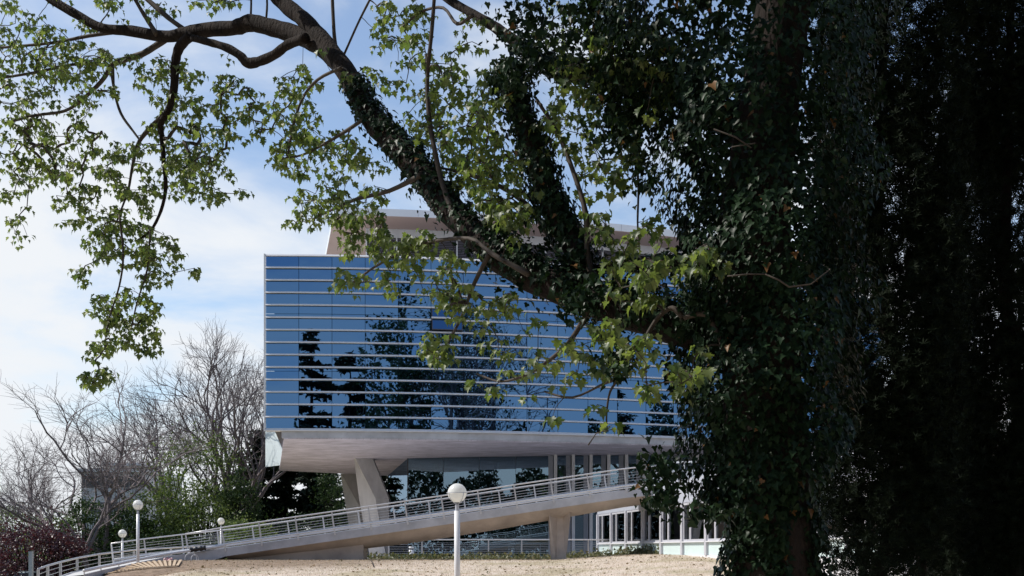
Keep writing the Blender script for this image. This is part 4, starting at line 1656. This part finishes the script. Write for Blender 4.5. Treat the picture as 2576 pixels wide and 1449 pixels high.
# trees on the street side: the glass shows their reflections
GR = 'trees on the street side, mirrored in the glass'
conifer(-19.8, -22, 33, 12, 30000, 'broad dark cedar mirrored at the left of the glass', GR, 'cedar_tree', tiers=13, zlo=2, flat=.5, size=.8, shape=QUADT)
conifer(-9.3, -22, 30.5, 12, 30000, 'second dark cedar mirrored beside the broad one', GR, 'cedar_tree', tiers=13, zlo=2, flat=.5, size=.8, shape=QUADT)
conifer(96, -22, 30, 9, 12000, 'dark round conifer mirrored near the right end of the glass', GR, 'cedar_tree', tiers=14, zlo=1, flat=.6, size=.8, shape=QUADT)


conifer(5.6, -2.5, 13, 3.0, 12000, 'added dark evergreen close behind the viewpoint, out of view, keeping sky light off the ivy', GR, 'evergreen_sky_blocker', tiers=22, zlo=.4, size=.34, shape=QUADT)  # three evergreens added out of view to cut sky light on ivy and yews
conifer(9.5, 3.0, 13, 3.0, 12000, 'added dark evergreen right of the viewpoint, out of view, keeping sky light off the yews', GR, 'evergreen_sky_blocker', tiers=22, zlo=.4, size=.34, shape=QUADT)
conifer(1.0, -8.0, 14, 3.4, 12000, 'added dark evergreen farther behind the viewpoint, out of view, cutting sky light, mirrored in the hall glass', GR, 'evergreen_sky_blocker', tiers=22, zlo=.4, size=.34, shape=QUADT)


def street_tree(X, Y, ht, mi, rot, label, wx=1.0, leaf=0):
    me, zm = BT[mi]
    s_ = ht / zm
    t = thing('street_tree', (X, Y, 0), label, 'tree', GR)
    place('branches', me, t, Matrix.Translation((X, Y, 0)) @ Euler((0, 0, rot)).to_matrix().to_4x4() @ Matrix.Diagonal((s_ * wx, s_ * wx, s_, 1)))
    if leaf:
        idx = nrs.randint(0, len(me.vertices), leaf)
        co = np.zeros(len(me.vertices) * 3)
        me.vertices.foreach_get('co', co)
        co = co.reshape(-1, 3)[idx]
        co = co[co[:, 2] > zm * .3]
        ca, sa = math.cos(rot), math.sin(rot)
        P = np.stack([X + (co[:, 0] * ca - co[:, 1] * sa) * s_ * wx, Y + (co[:, 0] * sa + co[:, 1] * ca) * s_ * wx, co[:, 2] * s_], 1)
        K = len(P)
        Mx = frames(rand_dirs(K), rand_dirs(K)) * nrs.uniform(.25, .5, K)[:, None, None]
        V, T = stamp(IVYT[0], IVYT[1], Mx, P)
        kind(link('foliage', tri_mesh('foliage', V, T, M_SHRUBD), t), 'stuff')


street_tree(10, -24, 42, 0, .5, 'large leafy street tree mirrored in the middle of the glass', .8, 30000)
street_tree(22, -22, 44, 1, 1.9, 'tall street tree mirrored with bare limbs right of the middle', 1.0, 6000)
street_tree(33, -20, 42, 0, 3.0, 'wide street tree mirrored with bare limbs further right', .9, 5000)
street_tree(46, -16, 38, 2, 1.0, 'leaning street tree mirrored towards the right of the glass', 1.0, 800)

# the wood that closes the street side
K = 110000
th = nrs.uniform(R(185), R(372), K)
rad = nrs.normal(118, 5, K)
hmax = 20 + 5 * np.sin(th * 23) + 3 * np.sin(th * 51 + 1) + 2 * np.sin(th * 97)
P = np.stack([rad * np.cos(th), 45 + rad * np.sin(th), hmax * nrs.uniform(0, 1, K) ** .8], 1)
P = P[(P[:, 1] < 30)]
K = len(P)
Mx = frames(rand_dirs(K), rand_dirs(K)) * nrs.uniform(.6, 1.3, K)[:, None, None]
V, T = stamp(QUADT[0], QUADT[1], Mx, P)
o = kind(link('woodland', tri_mesh('woodland', V, T, M_CONIF)), 'stuff')
tag(o, 'dense dark wood mirrored low in the glass of the hall', 'woodland')

# ------------------------------------------------------------------ ground plants
P = []
for k in range(8000):
    X = rnd.uniform(-7.6, 11.5)
    Yv = 60.2 + rnd.gauss(0, .8) - .02 * X if X < 5 else 60.5 - (X - 5) * 3.2 + rnd.gauss(0, .3)
    P.append((X, Yv, G(X, Yv) + rnd.uniform(.0, .5) * rnd.random()))
P = np.array(P)
K = len(P)
Mx = frames(rand_dirs(K) * .6 + np.array([0, 0, .7]), rand_dirs(K)) * nrs.uniform(.06, .17, K)[:, None, None]
V, T = stamp(IVYT[0], IVYT[1], Mx, P)
o = kind(link('ground_cover', tri_mesh('ground_cover', V, T, leafm('ground_cover_leaf', (.05, .07, .03), (.20, .19, .12), .2, .5, .3))), 'stuff')
tag(o, 'low leafy ground cover along the edge of the dry lawn', 'ground cover')
# dry grass blades
K = 110000
GXp = nrs.uniform(-17, 14, K)
GYp = nrs.uniform(33, 60.5, K)
P = np.stack([GXp, GYp, g(GXp, GYp) - .01], 1)
blade = (np.array([(-.12, 0, 0), (.12, 0, 0), (.05, 1, .2)]), np.array([(0, 1, 2)]))
Mx = frames(nrs.normal(0, .35, (K, 3)) + np.array([0, 0, 1.0]), rand_dirs(K) * np.array([1, 1, .1])) * nrs.uniform(.03, .08, K)[:, None, None]
V, T = stamp(blade[0], blade[1], Mx, P)
o = kind(link('grass', tri_mesh('grass', V, T, leafm('dry_grass', (.57, .48, .38), (.50, .43, .32), .2, .8, .1, (1.1, 1, .8)))), 'stuff')
tag(o, 'short dry straw-coloured grass on the lawn', 'grass')

K = 900
fx, fy = nrs.uniform(-15, 12, K), nrs.uniform(34, 60, K)
P = np.stack([fx, fy, g(fx, fy) + .03], 1)
Mx = frames(rand_dirs(K) * np.array([1, 1, .25]), rand_dirs(K) * .5 + np.array([0, 0, 1])) * nrs.uniform(.05, .12, K)[:, None, None]
V, T = stamp(SYC[0], SYC[1], Mx, P)
o = kind(link('fallen_leaves', tri_mesh('fallen_leaves', V, T, leafm('fallen_leaf', (.20, .13, .07), (.10, .10, .05), .1, .8, .1))), 'stuff')
tag(o, 'scattered dead leaves lying on the dry lawn', 'leaves')

# ------------------------------------------------------------------ small things by the ramp foot
slats = thing('timber_slat_walk', (-16, 49.5, G(-16, 49.5)), 'strip of pale timber slats lying on the bank below the ramp', 'slatted boards')
U0, U1 = Vector((-18.5, 50.4)), Vector((-14.7, 50.5))
D0, D1 = Vector((-16.6, 47.9)), Vector((-14.3, 48.6))


def on(p, h=.05):
    return Vector((p.x, p.y, G(p.x, p.y) + h))


for k in range(17):
    a, c = on(U0.lerp(U1, k / 16)), on(D0.lerp(D1, k / 16))
    d = (c - a).normalized()
    s_ = d.cross(Vector((0, 0, 1))).normalized() * .055
    up = Vector((0, 0, .03))
    MB().add([a - s_, a + s_, c + s_, c - s_, a - s_ + up, a + s_ + up, c + s_ + up, c - s_ + up],
             [(0, 3, 2, 1), (4, 5, 6, 7), (0, 1, 5, 4), (1, 2, 6, 5), (2, 3, 7, 6), (3, 0, 4, 7)]).build('slat', M_WOOD, slats)
for e0, e1 in ((U0, U1), (D0, D1)):
    MB().tube([on(e0.lerp(e1, k / 6), .03) for k in range(7)], .03, 5).build('runner', M_WOOD, slats)

p = W(78, 1388, 60)
gp = G(p.x, 60)
t = thing('metal_post', (p.x, 60, gp), 'lone grey metal post standing at the lower left before the purple bush', 'post')
MB().box((p.x - .09, 59.9, gp - .2), (p.x + .09, 60.1, p.z)).build('shaft', M_GREYP, t)
MB().box((p.x - .1, 59.89, p.z + .001), (p.x + .1, 60.11, p.z + .02)).build('cap', M_GREYP, t)

# black rolled sheet on the railing foot
roll = MB()
pts = [W(475 + 42 * k / 10, 1384 - 6 * k / 10, 54.6) for k in range(11)]
roll.tube(pts, [.10 + .02 * ((k * 5) % 3) for k in range(11)], 9)
o = roll.build('plastic_roll', pm('black_plastic', (.012, .012, .015), .3, .2, 8, .6, 12), None, True)
tag(o, 'black plastic roll lying along the foot of the near ramp railing', 'roll')

# loops of pale cable
for k, (x, y, rr, tl, lab) in enumerate(((480, 1405, .26, .3, 'large loop of pale cable sticking up from the soil by the ramp'), (490, 1407, .22, 1.0, 'smaller loop of pale cable behind the large one by the ramp'))):
    c = W(x, y, 52.6)
    pts = [(c.x + rr * math.cos(t_) * math.cos(tl), c.y + rr * math.cos(t_) * math.sin(tl), c.z + rr * math.sin(t_)) for t_ in np.linspace(-1.9, 4.6, 26)]
    e = pts[0]
    pts = [(e[0] - .1, e[1] - .2, G(e[0] - .1, e[1] - .2) - .05)] + pts
    o = MB().tube(pts, .012, 6).build('cable_loop', M_WHITE, None, True)
    tag(o, lab, 'cable')
c = on(Vector((-15.45, 51.3)), .0)
mb = MB()
for k in range(5):
    q = c + Vector((rnd.gauss(0, .08), rnd.gauss(0, .06), 0))
    mb.tube([q, q + Vector((rnd.gauss(0, .06), rnd.gauss(0, .06), .13 + .06 * rnd.random()))], [.09, .045], 7)
o = mb.build('red_sheet', pm('red_white_plastic', (.5, .06, .07), .5, .1, 9, col2=(.75, .68, .66)), None, True)
tag(o, 'crumpled red and white plastic at the upper end of the timber slats', 'plastic sheet')

for pts_, lab in (([(905, 1438), (918, 1434), (940, 1436), (955, 1431), (975, 1433)], 'fallen bare stick lying on the lawn left of the near lamp'), ([(932, 1440), (936, 1446), (940, 1452)], 'short fallen twig on the lawn near the longer stick')):
    q = []
    for x, y in pts_:
        Yq = 41.0
        for _ in range(12):
            X_ = (x - 1288) * Yq / FPX
            Yq = (EYE - G(X_, Yq)) * FPX / max(8, y - 1384)
            Yq = min(56, max(34, Yq))
        q.append(((x - 1288) * Yq / FPX, Yq, G((x - 1288) * Yq / FPX, Yq) + .04))
    o = MB().tube(q, .022, 5).build('fallen_stick', M_TWIG, None, True)
    tag(o, lab, 'stick')

# ash bin on the forecourt
p = W(1035, 0, 66)
t = thing('litter_bin', (p.x, 66, .955), 'small white cylindrical bin with a dark slot on the forecourt', 'bin')
MB().tube([(p.x, 66, .956), (p.x, 66, 1.62)], .15, 18).build('drum', M_WHITE, t, True)
MB().tube([(p.x, 66, 1.70), (p.x, 66, 1.80)], .15, 18).build('lid', M_WHITE, t, True)
MB().tube([(p.x, 66, 1.62), (p.x, 66, 1.70)], .12, 14).build('slot', M_DGREY, t, True)


def car(loc, rot, m, label, L=4.3, H=1.42, Wd=1.72):
    t = thing('parked_car', loc, label, 'car', 'parked cars')
    Mt = Matrix.Translation(loc) @ Euler((0, 0, rot)).to_matrix().to_4x4()
    low = [(-L / 2, .35), (-L / 2 + .05, .75), (-L / 2 + .25, .86), (-.75, .94), (1.75, .94), (L / 2 - .08, .86), (L / 2, .6), (L / 2 - .05, .3), (1.75, .26), (-1.7, .26)]
    cab = [(-.85, .93), (-.15, H - .06), (.2, H), (1.15, H - .02), (1.55, H - .12), (1.95, .93)]

    def ext(poly, w0, w1=None, zs=None):
        n = len(poly)
        v = []
        for sgn in (-1, 1):
            for (x, z) in poly:
                w_ = w0
                if w1 is not None:
                    w_ = w0 + (w1 - w0) * (z - .93) / (H - .93)
                v.append(Mt @ Vector((x, sgn * w_ / 2, z)))
        return MB().add(v, [tuple(range(n)), tuple(range(2 * n - 1, n - 1, -1))] + [(i, n + i, n + (i + 1) % n, (i + 1) % n) for i in range(n)])
    ext(low, Wd).build('body', m, t)
    cb = ext(cab, Wd - .12, Wd - .5).build('cabin', m, t)
    gl = pm('car_glass', (.02, .025, .03), .05, .05)
    for sgn in (-1, 1):
        for q in ([(-.62, .97), (-.12, H - .12), (.55, H - .1), (.55, .97)], [(.63, .97), (.63, H - .1), (1.3, H - .12), (1.66, .97)]):
            v = []
            for dlt in (.004, .012):
                for (x, z) in q:
                    w_ = (Wd - .12) + (-.38) * (z - .93) / (H - .93)
                    v.append(Mt @ Vector((x, sgn * (w_ / 2 + dlt), z)))
            MB().add(v, [(0, 1, 2, 3), (7, 6, 5, 4), (0, 4, 5, 1), (1, 5, 6, 2), (2, 6, 7, 3), (3, 7, 4, 0)]).build('side_window', gl, cb)
    for x0, z0, x1, z1 in ((-.83, .98, -.2, H - .1), (1.93, .98, 1.58, H - .16)):
        s2 = -1 if x0 < 0 else 1
        v = []
        for dlt in (.004, .014):
            for x, z, w_ in ((x0, z0, .74), (x0, z0, -.74), (x1, z1, -.60), (x1, z1, .60)):
                v.append(Mt @ Vector((x + s2 * dlt, w_ * (Wd - .12) / 1.6, z)))
        MB().add(v, [(0, 1, 2, 3), (7, 6, 5, 4), (0, 4, 5, 1), (1, 5, 6, 2), (2, 6, 7, 3), (3, 7, 4, 0)]).build('windscreen', gl, cb)
    for x in (-1.3, 1.32):
        for sgn in (-1, 1):
            a = Mt @ Vector((x, sgn * (Wd / 2 - .18), .31))
            c_ = Mt @ Vector((x, sgn * (Wd / 2 + .01), .31))
            w_ = MB().tube([a, c_], .31, 18).build('wheel', M_DGREY, t)
            MB().tube([c_, Mt @ Vector((x, sgn * (Wd / 2 + .02), .31))], .19, 14).build('rim', M_STEEL, w_)
    for sgn in (-1, 1):
        MB().box((-L / 2 - .012, sgn * .62 - .18, .62), (-L / 2 + .06, sgn * .62 + .18, .76), Mt).build('headlight', M_WHITE, t)
        MB().box((L / 2 - .07, sgn * .66 - .12, .66), (L / 2 + .004, sgn * .66 + .12, .80), Mt).build('tail_light', pm('tail_lens', (.35, .02, .02), .2), t)
    return t


M_CARW = pm('white_paint', (.74, .75, .76), .25, .02, 1)
M_CARB = pm('blue_paint', (.05, .12, .28), .25, .05, 1)
M_CARG = pm('silver_green_paint', (.45, .52, .50), .25, .05, 1)
p = W(1750, 0, 57)
car((p.x, 57, zroof + .003), R(172), M_CARW, 'white car parked on the roof deck at the top of the ramp, behind the ivy')
p = W(5, 0, 84)
car((p.x, 84, -1.297), R(8), M_CARB, 'blue parked car at the lower left corner, only its roof showing')
p = W(68, 0, 80)
car((p.x, 80, -1.297), R(70), M_CARG, 'pale green parked car beside the blue one, before the purple bush')

# ------------------------------------------------------------------ far buildings


def block(x0, x1, y0, y1, Y, dep, m, label, floors, nwin, bands=True):
    a, b = W(x0, y0, Y), W(x1, y1, Y)
    gz = -2.4
    t = thing('distant_building', ((a.x + b.x) / 2, Y, gz), label, 'building', 'buildings far behind the trees')
    MB().box((a.x, Y, gz), (b.x, Y + dep, a.z)).build('wall', m, t)
    MB().box((a.x - .4, Y - .5, a.z + .01), (b.x + .4, Y + dep, a.z + .5)).build('roof', M_ROOF, t)
    fh = (a.z - gz) / floors
    for f in range(floors):
        for k in range(nwin):
            x = a.x + (b.x - a.x) * (k + .5) / nwin
            w_ = (b.x - a.x) / nwin * .485
            z = gz + fh * (f + .42)
            MB().box((x - w_, Y - .03, z), (x + w_, Y + .02, z + fh * .45)).build('window', M_DGREY, t)
    return t


block(205, 365, 1188, 1384, 160, 18, M_GREYP, 'grey flat-roofed building far behind the broad bare tree', 4, 4)
block(268, 350, 1172, 1384, 185, 10, M_INT, 'pale block rising behind the grey flat-roofed building', 5, 3)
block(-120, 30, 1335, 1384, 240, 20, M_INT, 'low pale building at the far left horizon', 2, 5)
